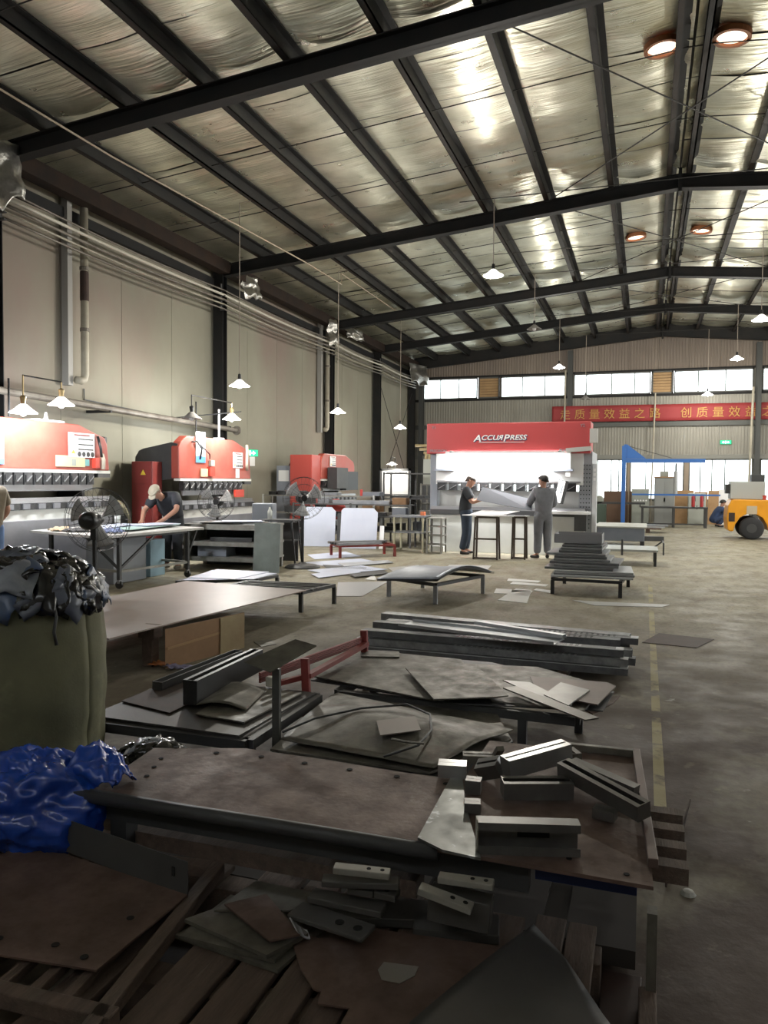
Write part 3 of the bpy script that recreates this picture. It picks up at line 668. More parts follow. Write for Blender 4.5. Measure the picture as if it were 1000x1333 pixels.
# ---- floor pallet at our feet
pal = thing('wooden_pallet', 'broad dark wooden pallet on the floor at the bottom of the photo', 'pallet', (-.7, 2.05, 0))
def board(parent, name, x0, x1, y0, y1, z0, z1, m, dy=0, tilt=0):
    o = MB().bx(x0, x1, y0, y1, z0, z1).build(name, m, parent, bevel=.004)
    o.matrix_parent_inverse = Matrix.Translation(-parent.location); return o
for x0, x1 in ((-1.55, -1.42), (-1.29, -1.135), (-1.11, -.99), (-.965, -.865), (-.84, -.745), (-.72, -.6), (-.58, -.485), (-.465, -.345), (-.31, -.215), (-.208, -.12)):
    board(pal, 'plank', x0, x1, 1.2, 2.53+R4.uniform(-.04, .02), .125, .15+R4.uniform(-.003, .003), old_wood)
for y in (1.32, 1.9, 2.42): board(pal, 'bearer', -1.6, -.1, y-.05, y+.05, .0, .124, old_wood)
board(pal, 'recess_shade_board', -.1, .02, 1.3, 2.5, .0, .035, rust_dark)  # dark board added to stand for the shaded recess beside the planks
# crate frame left with a plate on it
fr = thing('slatted_pallet', 'low timber frame with short cross slats under the bent plate', 'pallet', (-1.7, 1.95, .15))
def fboard(name, a, b, w, h): 
    o = MB().bar(Vector(a), Vector(b), w, h).build(name, old_wood, fr, bevel=.004); o.matrix_parent_inverse = Matrix.Translation(-fr.location); return o
fboard('rail', (-1.31, 1.56, .172), (-1.44, 2.42, .172), .045, .045); fboard('rail', (-2.0, 1.60, .172), (-1.28, 1.63, .172), .05, .045); fboard('rail', (-2.3, 2.3, .172), (-1.46, 2.4, .172), .05, .045)
for k in range(6): fboard('cross_slat', (-1.98+.105*k, 1.62, .168), (-2.02+.1*k, 2.32, .168), .035, .03)
lp = thing('bent_steel_plate', 'rusty steel plate with a tall bent-up edge lying on timber frame', 'steel plate', (-1.75, 1.95, .2))
def inv(o, e): o.parent = e; o.matrix_parent_inverse = Matrix.Translation(-e.location); return o
inv(MB().plate([(-2.2, 1.66, .205), (-1.43, 1.745, .205), (-1.41, 2.17, .205), (-2.2, 2.3, .205)], .006).build('plate', rust_steel), lp)
inv(MB().plate([(-2.2, 2.3, .34), (-1.41, 2.17, .315), (-1.41, 2.174, .315), (-2.2, 2.304, .34)], .12).build('upright_edge', mat('grey_mill_plate', (.10, .10, .098), .45, .4, (.075, .075, .075), 3)), lp)
for i, q in enumerate([(-1.62, 1.8, .207), (-1.5, 1.99, .207), (-1.5, 1.78, .207), (-1.8, 1.77, .207)]): inv(holes(MB(), [q], .012).build('hole', hole_dark), lp)
inv(holes(MB().box((-1.47, 2.178, .27), (.012, .004, .03)), [], .01).build('slot', hole_dark), lp)
# small plates stack
pile = [([(-1.36, 2.02), (-.98, 1.97), (-.93, 2.2), (-1.25, 2.27)], .165), ([(-1.33, 2.0), (-1.0, 1.99), (-.96, 2.24), (-1.3, 2.26)], .18), ([(-1.35, 2.06), (-1.02, 1.98), (-.95, 2.12), (-1.2, 2.28)], .195),
        ([(-1.28, 2.12), (-1.05, 2.2), (-.97, 2.32), (-1.24, 2.33)], .205), ([(-1.26, 2.15), (-1.03, 2.02), (-.96, 2.08), (-1.16, 2.25)], .213)]
for i, (q, z) in enumerate(pile):
    plate_thing('steel_offcut', ['lowest plate of the small offcut stack on the pallet planks', 'second plate from the bottom of the small offcut stack', 'middle plate of the small offcut stack on pallet', 'squarish plate at the back of the small offcut stack', 'topmost pale brown plate of the small offcut stack'][i], 'steel plate', [(x, y, z) for x, y in q], .012 if i < 3 else .006, [mill_steel, mill_steel, mill_steel, mill_steel, rust_steel][i], 'offcuts stacked on the pallet')
# drilled flat bars
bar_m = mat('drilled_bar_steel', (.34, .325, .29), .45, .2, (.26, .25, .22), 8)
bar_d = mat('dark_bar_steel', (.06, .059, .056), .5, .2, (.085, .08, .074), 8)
def bar_thing(lab, a, b, w, t, m, hs=(.62, .86), cap=True, grp='drilled bars in a heap'):
    a, b = Vector(a), Vector(b); d = b-a; L = d.length
    e = thing('drilled_bar', lab, 'steel bar', a, math.atan2(d.y, d.x), grp)
    pit = -math.asin(d.z/L); R = Ry(pit)
    MB().box(R @ Vector((L/2, 0, 0)), (L, w, t), R).build('bar', m, e, bevel=.003)
    for h in hs: MB().lathe([(.001, 0), (w*.17, 0), (w*.17, .0015), (.001, .0015)], R @ Vector((L*h, 0, t/2)), 12, R).build('bolt_hole', hole_dark, e)
    return e
bar_thing('pale drilled bar lying on top of the left bar heap', G(435, 1130, .385), G(508, 1138, .38), .04, .02, bar_m)
bar_thing('pale drilled bar at the right of the bar heap, level', G(571, 1142, .385), G(643, 1152, .385), .04, .02, bar_m)
bar_thing('pale drilled bar sloping down right in front of the level one', G(546, 1156, .365), G(615, 1183, .33), .045, .02, bar_m)
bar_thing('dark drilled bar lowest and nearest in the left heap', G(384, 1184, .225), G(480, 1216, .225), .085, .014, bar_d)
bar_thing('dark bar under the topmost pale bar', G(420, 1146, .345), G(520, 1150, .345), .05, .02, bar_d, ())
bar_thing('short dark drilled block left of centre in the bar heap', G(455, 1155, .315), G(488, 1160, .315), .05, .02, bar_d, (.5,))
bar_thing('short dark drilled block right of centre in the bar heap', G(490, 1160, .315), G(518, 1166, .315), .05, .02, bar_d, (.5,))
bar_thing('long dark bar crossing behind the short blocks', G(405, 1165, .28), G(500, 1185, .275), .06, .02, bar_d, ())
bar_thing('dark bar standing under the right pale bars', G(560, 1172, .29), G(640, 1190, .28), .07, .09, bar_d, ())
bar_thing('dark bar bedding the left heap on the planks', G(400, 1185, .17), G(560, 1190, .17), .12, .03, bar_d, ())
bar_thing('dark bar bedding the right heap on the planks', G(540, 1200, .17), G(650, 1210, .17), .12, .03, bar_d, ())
# sheets curled over the planks
def warped(name, lab, pts, z, m, curl, t=.004, nu=16, nv=10, cat='steel sheet', group=None):
    """quad outline (4 corners in order) whose height follows curl(u, v)"""
    A, B, C_, D = [G(x, y, z) for x, y in pts]; c = (A+B+C_+D)/4
    def fn(u, v):
        p = A.lerp(B, u).lerp(D.lerp(C_, u), v); p.z += curl(u, v); return p-c
    o = MB().grid(fn, nu, nv).build(name, m, smooth=True, solid=t, fix=False); o.location = c
    return tag(o, lab, cat, group)
pts = [(376, 1212), (392, 1262), (408, 1287), (418, 1290), (414, 1306), (455, 1312), (438, 1345), (700, 1420), (760, 1310), (690, 1250), (640, 1230), (480, 1208), (420, 1222)]
plate_thing('rusty_sheet', 'notched rusty sheet with pale scuffed patch at the bottom edge', 'steel sheet', gp(pts, .175), .005, rust_steel)
o = MB().plate([p-G(500, 1265, .178) for p in gp([(492, 1262), (500, 1252), (545, 1258), (540, 1270), (520, 1280), (497, 1275)], .1788)], .0015).build('scuffed_patch', mat('scuffed_bare_steel', (.3, .28, .25), .4, .5)); o.location = G(500, 1265, .178); tag(o, 'bare scuffed scrap of plate on the notched rusty sheet', 'steel plate')
warped('curled_corner', 'short bright curled strip at the left tip of the notched sheet', [(377, 1215), (400, 1211), (404, 1222), (386, 1232)], .18, bright_steel, lambda u, v: .05*(1-u)**1.5)
warped('bent_sheet', 'bent grey sheet with a raised shiny corner at the bottom centre', [(440, 1420), (695, 1212), (735, 1255), (860, 1420)], .2, mat('grey_bent_sheet', (.105, .1, .1), .42, .45, (.075, .073, .072), 3), lambda u, v: .03*sin(u*pi)*(1-v) + .045*max(0, u-.55), nu=20)
warped('bent_sheet', 'brown bent sheet lying against the raised corner sheet, bottom edge', [(560, 1400), (650, 1262), (760, 1335), (820, 1420)], .18, rust_steel, lambda u, v: .015*sin(v*pi))
# ---- second stack: brown plate on a steel pallet
st = thing('steel_pallet', 'dark blue steel pallet with wood bearers under the big brown plates', 'pallet', (-.9, 2.9, 0))
def sp(name, x0, x1, y0, y1, z0, z1, m): inv(MB().bx(x0, x1, y0, y1, z0, z1).build(name, m), st)
sp('front_beam', -1.9, -.32, 2.38, 2.43, .30, .385, charcoal); sp('front_beam', -.3, .0, 2.38, 2.43, .35, .385, mat('dark_blue_paint', (.01, .022, .09), .5)); sp('rear_beam', -.66, .02, 3.3, 3.36, .3, .36, charcoal)
for x in (-1.85, -1.2, -.55, -.05):
    for y in (2.42, 3.28):
        if y > 3 or x in (-1.85, -.55):
            yy = 2.86 if (y > 3 and x < -1) else y; sp('leg', x-.035, x+.035, yy-.035, yy+.035, 0, .36 if x < -1 else .3, charcoal)
for y in (2.62, 2.76, 2.90, 3.04): sp('bearer', -.9, .155, y-.03, y+.03, .30, .355, old_wood)
sp('bearer', -1.88, .02, 2.47, 2.53, .356, .41, old_wood); sp('bearer', -1.88, -.68, 2.8, 2.86, .356, .41, old_wood); sp('bearer', -.64, .02, 3.12, 3.18, .356, .41, old_wood)
sp('shadow_deck', -1.9, -.0, 2.5, 2.95, .05, .09, mat('shadow_black', (.03, .024, .02), .85))  # dark deck and boards added in place of the shadow under the plates
for k in range(5): sp('shadow_board', -1.9+.42*k, -1.56+.42*k-.12*(k > 3), 2.5, 3.3, .09, .11, mat('shadow_black', (.03, .024, .02), .85))
sp('skid', -1.9, -.7, 2.44, 2.54, .18, .24, old_wood)
bp = thing('brown_plate', 'large brown steel plate with rows of holes and rolled dark edge', 'steel plate', (-1.3, 2.6, .41))
inv(MB().plate([(-1.93, 2.345, .422), (-.62, 2.355, .422), (-.66, 2.885, .422), (-1.25, 2.925, .422), (-1.62, 2.93, .422), (-1.985, 2.80, .422)], .01).build('plate', rust_steel), bp)
inv(MB().tube([(-2.0, 2.335, .4), (-.6, 2.34, .4)], .026, 10).build('rolled_edge', charcoal, smooth=True), bp)
for k in range(7): inv(holes(MB(), [(-1.9+.2*k, 2.84-.005*k+.03*(k > 1), .4235)], .012).build('hole', hole_dark), bp)
for k in range(3): inv(holes(MB(), [(-1.88+.03*k, 2.7-.09*k, .4235)], .01).build('hole', hole_dark), bp)
rp = plate_thing('brown_plate', 'brown steel plate under the bracket heap at the pallet corner', 'steel plate', [(-.66, 2.33, .42), (.045, 2.315, .42), (.0, 3.4, .42), (-.64, 3.4, .42)], .012, rust_steel)
for q in ((-.03, 2.36), (.0, 3.0), (-.2, 2.4)): 
    o = holes(MB(), [Vector((q[0], q[1], .421))-rp.location], .009).build('hole', hole_dark, rp)
plate_thing('tapered_plate', 'pale greasy tapered plate lying between the two brown plates', 'steel plate', gp([(589, 1008), (602, 1010), (606, 1046), (626, 1117), (576, 1106), (544, 1090)], .434), .008, mat('greasy_grey_steel', (.2, .205, .195), .3, .55, (.14, .145, .135), 6, rough2=.5, col3=(.42, .44, .47), scale3=9, c3=(.6, .66)))
o = MB().bar((-.015, 3.42, .437), (.045, 2.42, .437), .03, .03).build('square_bar', mat('rusty_bar', (.13, .085, .07), .55, .3, (.09, .06, .05), 5), bevel=.003); tag(o, 'rusty square tube lying along the right edge of the plates', 'steel bar')
o = MB().bar((-.32, 3.39, .437), (-.02, 3.4, .437), .03, .03).build('square_bar', mill_steel, bevel=.003); tag(o, 'grey square tube lying along the far edge of the plates', 'steel bar')
_a, _b = G(866, 1155, 0), G(890, 1075, 0); o = MB().add([(0, 0, 0), (.006, 0, 0), (.006, .0, .05), (0, 0, .05), _b-_a, _b-_a+Vector((.006, 0, 0)), _b-_a+Vector((.03, 0, .13)), _b-_a+Vector((.024, 0, .13))], [(0, 1, 2, 3), (4, 7, 6, 5), (0, 3, 7, 4), (1, 5, 6, 2), (3, 2, 6, 7), (0, 4, 5, 1)]).build('leaning_sheet', rust_dark); o.location = _a; tag(o, 'rusty strip of sheet leaning against the bearer ends by the aisle', 'steel sheet')
o = MB().bx(0, .05, 0, .9, 0, .1).build('edge_board', old_wood, bevel=.005); o.location = (.01, 1.45, 0); tag(o, 'worn board on edge along the floor at lower right', 'board')
o = MB().bx(0, .028, 0, .05, 0, .33).build('steel_post', mill_steel); o.location = (.03, 2.33, 0); tag(o, 'grey flat post below the plate corner at the aisle', 'post')
o = MB().lathe([(.001, 0), (.03, 0), (.02, .014), (.001, .018)], n=9).build('pebble', mat('pale_chip', (.5, .5, .48), .7)); o.location = G(896, 1164, 0); tag(o, 'pale chip lying on the aisle floor beside the stack', 'debris')
# bracket heap
br_m = mat('bracket_steel', (.17, .165, .155), .38, .6, (.12, .115, .11), 7)
br_b = mat('bright_bracket', (.5, .5, .49), .28, .8, (.4, .4, .4), 8)
def channel(lab, a, b, w, h, t=.004, m=br_m, roll=0, ends=True, name='steel_bracket', grp='folded brackets heaped on the brown plate', lip=.02, part='channel', slot=False):
    a, b = Vector(a), Vector(b); d = b-a; L = d.length
    e = thing(name, lab, 'bracket' if name == 'steel_bracket' else 'steel profile', a, 0, grp)
    x = d/L; y = Vector((0, 0, 1)).cross(x).normalized(); z = x.cross(y)
    M = Matrix((x, y, z)).transposed().to_4x4() @ Matrix.Rotation(roll, 4, 'X')
    e.matrix_world = Matrix.Translation(a) @ M
    o = MB().bx(0, L, -w/2, w/2, 0, t).bx(0, L, -w/2, -w/2+t, t, h).bx(0, L, w/2-t, w/2, t, h)
    if lip: o.bx(0, L, -w/2+t, -w/2+t+lip, h-t, h).bx(0, L, w/2-t-lip, w/2-t, h-t, h)
    o.build(part, m, e)
    if ends:
        MB().bx(-t, 0, -w/2, w/2, 0, h).build('end_plate', m, e); MB().bx(L, L+t, -w/2, w/2, 0, h).build('end_plate', m, e)
    if slot: MB().bx(L*.42, L*.72, -w/2-.001, -w/2, h*.35, h*.55).build('slot', hole_dark, e); MB().lathe([(.001, 0), (.005, 0), (.005, .002), (.001, .002)], (L*.12, -w/2, h*.8), 10, Rx(pi/2)).build('hole', label_white, e)
    return e
zb = .43
e = channel('long folded bracket with slotted side nearest us on the heap', G(621, 1082, zb+.05), G(752, 1086, zb+.05), .1, .05, roll=pi/2, ends=False, lip=.022)
L_ = (G(752, 1086, zb+.05)-G(621, 1082, zb+.05)).length
MB().bx(L_*.4, L_*.72, -.012, .008, .004, .006).build('slot', hole_dark, e); MB().lathe([(.001, .004), (.005, .004), (.005, .0055), (.001, .0055)], (L_*.16, .03, 0), 10).build('hole', label_white, e)
MB().prism([(-.05, 0), (.05, 0), (.05, .03), (.03, .06), (-.03, .06), (-.05, .03)], -.004, 0, 'x').build('end_plate', mat('dull_end_plate', (.25, .24, .2), .5, .3), e)
channel('short bracket with bright trapezoid top at the left end of the heap', G(572, 1008, zb), G(606, 1010, zb), .07, .05, m=br_b, lip=.03)
channel('dark square bracket standing tilted left of centre in the heap', G(630, 1010, zb), G(655, 1006, zb+.03), .06, .06, roll=.4)
channel('long shiny bracket propped at the back of the heap', G(660, 1010, zb+.03), G(738, 988, zb+.06), .07, .07, m=br_b, lip=.025)
channel('long bracket lying flat in the middle of the heap', G(655, 1036, zb), G(742, 1036, zb), .08, .06)
channel('long angled bracket sloping down to the right of the heap', G(735, 1008, zb+.05), G(838, 1066, zb+.03), .06, .055, roll=.15, lip=.015)
channel('dark angled bracket behind the right sloping one', G(745, 1004, zb+.03), G(826, 1040, zb+.0), .045, .05)
channel('small bracket under the sloping right one', G(775, 1062, zb), G(800, 1068, zb), .05, .035)
channel('small dark bracket left beside the slotted one', G(608, 1030, zb), G(625, 1032, zb), .05, .05)
channel('small dark bracket at front left under the dark square one', G(606, 1055, zb), G(624, 1056, zb), .05, .035)
channel('pale upright stub bracket at the back of the heap', G(645, 990, zb), G(652, 978, zb+.06), .03, .02, m=mill_steel)
channel('broad dull bracket lying behind the bright trapezoid one', G(604, 990, zb), G(650, 992, zb), .06, .03, m=mill_steel)
channel('pale block bracket at the back right corner of the heap', G(738, 992, zb), G(748, 1000, zb), .06, .06, m=mill_steel)
# ---- sheets under a crooked cover, third stack
m3 = thing('steel_pallet', 'low dark pallet buried under the domed grey sheets', 'pallet', (-1.2, 3.75, 0))
for x in (-1.6, -.75):
    inv(MB().bx(x-.04, x+.04, 3.3, 4.3, .12, .183).build('runner', charcoal), m3)
    for y in (3.4, 4.2): inv(MB().bx(x-.035, x+.035, y-.035, y+.035, 0, .12).build('leg', charcoal), m3)
for i, (dz, pts) in enumerate(((.2, [(360, 985), (560, 1012), (668, 965), (640, 918), (430, 908)]), (.225, [(352, 975), (560, 1005), (665, 962), (640, 915), (430, 905)]))):
    plate_thing('steel_sheet', ['lower dark sheet edge under the domed grey sheet', 'second sheet under the domed grey sheet'][i], 'steel sheet', gp(pts, dz), .012, charcoal if i == 0 else mill_steel)
warped('domed_sheet', 'domed grey-brown sheet with curved scratches on the third stack', [(366, 962), (566, 1000), (668, 950), (440, 902)], .25, mill_steel, lambda u, v: .055*sin(pi*min(1, v*1.0))*(.4+.6*sin(pi*u)) + .012*noise.noise(Vector((u*3, v*3, 1))), nu=26, nv=18, t=.006)
plate_thing('cut_rectangle', 'small pale rectangular plate lying on the domed sheet', 'steel plate', gp([(490, 938), (541, 932), (548, 950), (495, 957)], .318), .006, mat('pale_brown_plate', (.2, .17, .15), .5, .2))
o = MB().tube([G(x, y, z) for x, y, z in ((368, 953, .272), (410, 935, .30), (470, 922, .318), (530, 917, .318), (560, 930, .316), (562, 950, .312), (545, 970, .3), (500, 985, .275))], .006, 6).build('bent_wire', charcoal, smooth=True); tag(o, 'dark wire bent in an arc over the domed sheet', 'wire')
o = MB().tube([G(x, y, z) for x, y, z in ((510, 962, .318), (530, 966, .316), (552, 968, .31))], .006, 6).build('wire_offcut', mill_steel); tag(o, 'short straight wire offcut on the domed sheet', 'wire')
# ---- offcut sheets, fourth stack
m4 = thing('steel_pallet', 'low pallet with thin legs under the fanned offcut sheets', 'pallet', (-1.1, 4.7, 0))
for a, b in (((-1.82, 4.5), (-.35, 4.45)), ((-1.8, 5.1), (-.35, 5.0)), ((-1.82, 4.5), (-1.8, 5.1)), ((-.35, 4.45), (-.35, 5.0))):
    inv(MB().bar((*a, .23), (*b, .23), .05, .05).build('frame_bar', charcoal), m4)
for x, y in ((-1.81, 4.52), (-.65, 4.47), (-1.78, 5.08), (-.37, 4.98)): inv(MB().bx(x-.025, x+.025, y-.025, y+.025, 0, .21).build('leg', charcoal), m4)
sh = [([(405, 885), (470, 848), (640, 862), (800, 900), (785, 925), (590, 915)], .268, 'wide dark sheet at the bottom of the fanned stack', charcoal),
      ([(408, 880), (475, 846), (600, 858), (640, 905), (560, 910)], .285, 'broad pale-streaked sheet at the left of the fanned stack', mill_steel),
      ([(480, 846), (520, 848), (520, 855), (470, 854)], .296, 'narrow far left strip on the fanned stack', mill_steel),
      ([(570, 862), (700, 868), (788, 893), (760, 925), (640, 912)], .276, 'broad sheet under the right end of the fanned stack', mill_steel),
      ([(745, 915), (808, 905), (798, 915), (772, 929)], .262, 'small brown corner sheet jutting out right of the fanned stack', rust_steel),
      ([(690, 880), (790, 888), (802, 893), (778, 917), (700, 902)], .300, 'reddish sheet near the right end of the fanned stack', mat('pinkish_plate', (.17, .13, .11), .5, .3, (.13, .1, .085), 4)),
      ([(730, 888), (768, 898), (740, 918), (708, 904)], .310, 'bright square sheet on the right of the fanned stack', mat('bright_offcut', (.28, .275, .255), .35, .5, (.2, .195, .18), 5)),
      ([(528, 869), (618, 864), (662, 905), (645, 907), (565, 910)], .318, 'big diamond-shaped sheet on top of the fanned stack', mill_steel),
      ([(655, 895), (672, 893), (780, 934), (762, 937)], .320, 'long narrow strip pointing right on the fanned stack', mat('strip_steel', (.18, .17, .145), .4, .45, (.13, .12, .1), 6)),
      ([(655, 885), (690, 888), (745, 916), (735, 922)], .306, 'pale wedge strip beside the long narrow one', mat('bright_offcut', (.28, .275, .255), .35, .5, (.2, .195, .18), 5))]
for pts, z, lab, m in sh: plate_thing('steel_sheet', lab, 'steel sheet', gp(pts, z), .008, m, 'fanned offcut sheets')
# ---- long galvanised profiles
galv = mat('galvanised', (.38, .39, .4), .36, .5, (.2, .205, .21), 10, rough2=.45)
galv_d = mat('dark_galvanised', (.17, .175, .18), .42, .35, (.1, .1, .105), 12)
for x in (-1.9, -.6):
    o = MB().bx(x-.04, x+.04, 6.3, 7.5, 0, .06).build('timber_bearer', old_wood, bevel=.004); tag(o, ['timber bearer under the left end of the long profiles', 'timber bearer under the right end of the long profiles'][x > -1], 'board')
edge_m = mat('bright_edge_highlight', (.62, .63, .64), .35, .2)  # bright strips paint highlights on the profile edges and right ends
rows = []
for lay, (z, n, y0) in enumerate(((.06, 7, 6.42), (.125, 6, 6.45), (.19, 5, 6.5))):
    for k in range(n): rows.append((z, y0+.13*k, lay, k))
pos = ['bottom', 'middle', 'upper']; order = ['first', 'second', 'third', 'fourth', 'fifth', 'sixth', 'seventh']
def perforate(e, L, w, h, x0, x1, n, rowsn=2):
    b = MB()
    for i in range(n):
        for j in range(rowsn): b.box((lerp(x0, x1, i/(n-1)), lerp(-w*.3, w*.3, j/max(1, rowsn-1)), h+.0008), (.012, .012, .0016))
    o = b.build('perforation', hole_dark, e); o['kind'] = 'stuff'
for z, y, lay, k in rows:
    xa = -2.3+R4.uniform(-.12, .1); xb = -.12+R4.uniform(-.12, .1)
    if lay == 2 and k in (1, 2): continue
    e = channel('%s steel profile from the front in the %s layer of the long bundle' % (order[k], pos[lay]), (xa, y+R4.uniform(-.01, .01), z+.058), (xb, y-.05+R4.uniform(-.01, .01), z+.058), .11, .058, .003, [galv_d, galv, galv_d][(lay+k) % 3], roll=pi, ends=False, name='steel_profile', grp='long profiles bundled on the floor', lip=0)
    MB().bx(.0, .02, -.045, .045, .003, .02).build('end_flange', galv, e)
    if (lay+k) % 2 == 0: MB().bx(0, xb-xa, .05, .0565, -.002, .004).build('bright_edge', edge_m, e)
    if k % 2 == 0: MB().bx(xb-xa-.06, xb-xa+.002, -.05, .05, -.0015, .0).build('end_highlight', edge_m, e)
    if (lay, k) in ((2, 0), (1, 0), (1, 5), (2, 3), (2, 4)):
        b = MB(); x0, x1, n = {0: (.9, 1.9, 22), 5: (.2, 1.2, 22), 3: (1.2, 2.0, 18), 4: (1.4, 2.1, 16)}.get(k, (.4, 1.6, 24))
        for i in range(n):
            for j in (-1, 1): b.box((lerp(x0, x1, i/(n-1)), .025*j, -.0012), (.02, .016, .0016))
        o = b.build('perforation', label_white if k == 0 else hole_dark, e); o['kind'] = 'stuff'
e = channel('broad flat grey channel with bright edges on top of the profile bundle', G(528, 812, .3), G(728, 836, .3), .26, .025, .004, bright_steel, roll=0, ends=False, name='steel_profile', grp='long profiles bundled on the floor', lip=0)
e = channel('longest bright profile lying at the far side of the bundle', G(500, 797, .25), G(820, 826, .25), .14, .07, .004, galv, roll=pi, ends=False, name='steel_profile', grp='long profiles bundled on the floor', lip=0)
e = channel('thin bright angle lying behind the broad flat channel', G(620, 808, .345), G(735, 826, .345), .06, .03, .003, bright_steel, roll=pi, ends=False, name='steel_profile', grp='long profiles bundled on the floor', lip=0)
# ---- red stillage frame
rd = thing('red_rack', 'red painted steel rack with fanned rods and two upright posts', 'rack', (-2.0, 4.7, .3))
A, B = G(401, 880, .35), G(477, 838, .35)
def rpart(b, n): inv(b.build(n, red_dull2), rd)
red_dull2 = mat('faded_red_rack', (.24, .04, .035), .55, 0, (.18, .03, .027), 9)
rpart(MB().bar(A, B, .045, .03), 'rail'); rpart(MB().bar(G(364, 889, .33), G(400, 880, .33), .03, .03), 'rail')
for q, h in ((A, .11), (B, .1)): rpart(MB().bar(Vector((q.x, q.y, 0)), q+Vector((-.02, .0, h)), .05, .03), 'post')
for k in range(5): rpart(MB().tube([G(338, 877+2.7*k, .40-.02*k), B+Vector((-.02, .02, .05-.012*k))], .008, 6), 'rod')
# ---- scrap pallet with black folded channel
m5 = thing('steel_pallet', 'dark steel pallet heaped with scrap sheets beside the sack', 'pallet', (-2.4, 3.9, 0))
Q = [(-2.85, 3.42), (-1.87, 3.42), (-1.87, 4.3), (-2.85, 4.3)]
for a, b in zip(Q, Q[1:]+Q[:1]): inv(MB().bar((*a, .25), (*b, .25), .06, .05).build('frame_bar', charcoal), m5)
for x, y in Q: inv(MB().bx(x-.03, x+.03, y-.03, y+.03, 0, .225).build('leg', charcoal), m5)
for k in range(6): inv(MB().bx(-2.82+.16*k, -2.76+.16*k, 3.44, 4.28, .245, .275).build('slat', charcoal), m5)
plate_thing('steel_sheet', 'dark lowest sheet covering the scrap pallet', 'steel sheet', [(-2.84, 3.44, .29), (-1.92, 3.42, .29), (-1.88, 4.28, .29), (-2.84, 4.3, .29)], .012, mat('dark_sheet', (.05, .045, .04), .5, .3, (.035, .032, .03), 4), 'scrap sheets on the dark pallet')
plate_thing('steel_sheet', 'olive-grey sheet at the right of the scrap pallet', 'steel sheet', [(-2.3, 3.62, .305), (-1.98, 3.58, .305), (-1.93, 4.2, .305), (-2.35, 4.2, .305)], .008, mill_steel, 'scrap sheets on the dark pallet')
warped('curled_sheet', 'curled olive sheet in front of the black channel', [(255, 918), (320, 925), (345, 900), (290, 890)], .31, mill_steel, lambda u, v: .03*sin(pi*u), group='scrap sheets on the dark pallet')
plate_thing('steel_sheet', 'rusty sheet at the far left of the scrap pallet', 'steel sheet', [(-2.84, 3.7, .30), (-2.45, 3.6, .30), (-2.45, 4.2, .30), (-2.84, 4.25, .30)], .006, rust_dark, 'scrap sheets on the dark pallet')
channel('long black folded channel lying across the scrap pallet', G(248, 917, .30), G(334, 872, .30), .09, .14, .005, mat('black_channel', (.028, .028, .03), .45, .3, (.04, .04, .04), 5), ends=True, lip=.02, grp=None, name='steel_channel')
channel('thin dark channel behind the long black one', G(205, 898, .30), G(310, 855, .30), .07, .05, .004, charcoal, lip=0, grp=None, name='steel_channel')
for i, (x, y, m, lab) in enumerate(((232, 872, 'lavender', 'scrap of lavender film at the far end of the scrap pallet'), (210, 868, 'orange', 'scrap of orange rag near the cardboard box'), (353, 893, 'white', 'small white plastic block beside the black channel'))):
    p = G(x, y, (.0, .0, .30)[i]); b = MB()
    if i < 2: 
        b.grid(lambda u, v: Vector(((u-.5)*.2, (v-.5)*.12, .03+.03*noise.noise(Vector((u*4+i, v*4, i))))), 10, 8)
        o = b.build('rag', mat(m+'_rag', [(.2, .19, .3), (.45, .16, .05)][i], .7), smooth=True, solid=.003)
    else: o = b.bx(-.03, .03, -.02, .02, 0, .06).build('plastic_block', mat('offwhite_plastic', (.6, .58, .5), .5), bevel=.005)
    o.location = p; tag(o, lab, 'debris')
ps = thing('plate_stand', 'thin steel post carrying a small tilted plate', 'stand', (-1.8, 3.6, 0))
MB().bx(-.02, .02, -.012, .012, 0, .6).build('post', mat('stand_steel', (.1, .1, .09), .5, .4), ps)
MB().plate([(-.16, -.05, .635), (.01, -.09, .605), (.19, .08, .72), (.05, .12, .735)], .006).build('tilted_plate', mill_steel, ps)
# ---- woven sack with plastic scraps
sack_m = mat('woven_sack', (.16, .155, .085), .75, 0, (.1, .1, .06), 2.2, col3=(.26, .255, .145), scale3=3.2, c3=(.55, .8), bump=.1, bscale=90)
sk = thing('woven_sack', 'tall olive woven sack stuffed with black plastic scraps', 'sack', (-3.0, 3.12, 0))
def sackf(u, v):
    a = 2*pi*u; z = 1.03*v
    r = .385+.02*sin(v*pi)-.045*max(0, v-.85)*6*.5-.02*(v < .05)
    r *= 1+.035*noise.noise(Vector((cos(a)*1.3, sin(a)*1.3, z*2.4)))+.018*noise.noise(Vector((cos(a)*4, sin(a)*4, z*7)))
    r *= 1+.012*cos(4*a)+.016*noise.noise(Vector((cos(a)*3, sin(a)*3, z*11)))+.012*noise.noise(Vector((cos(a)*7, sin(a)*7, z*3)))
    z += .03*noise.noise(Vector((cos(a)*2, sin(a)*2, 5)))*v
    return (r*cos(a), r*sin(a), z)
MB().grid(sackf, 72, 40).build('sack_body', sack_m, sk, smooth=True, solid=.006, fix=False)
MB().lathe([(.001, .01), (.36, .01), (.36, .02), (.001, .02)], n=32).build('sack_base', sack_m, sk)
MB().tube([(.36, -.18, 1.0), (.395, -.2, .93), (.39, -.21, .86), (.405, -.21, .8)], .008, 6).build('tie_cord', charcoal, sk, smooth=True)
crumple = [mat('black_film', (.012, .012, .014), .22, 0, spec=.6), mat('grey_blue_film', (.12, .135, .17), .35, 0, (.08, .09, .12), 9), mat('blue_film', (.05, .085, .17), .3, 0, (.08, .1, .15), 9), mat('pale_film', (.25, .27, .3), .35, 0, (.16, .17, .2), 9)]
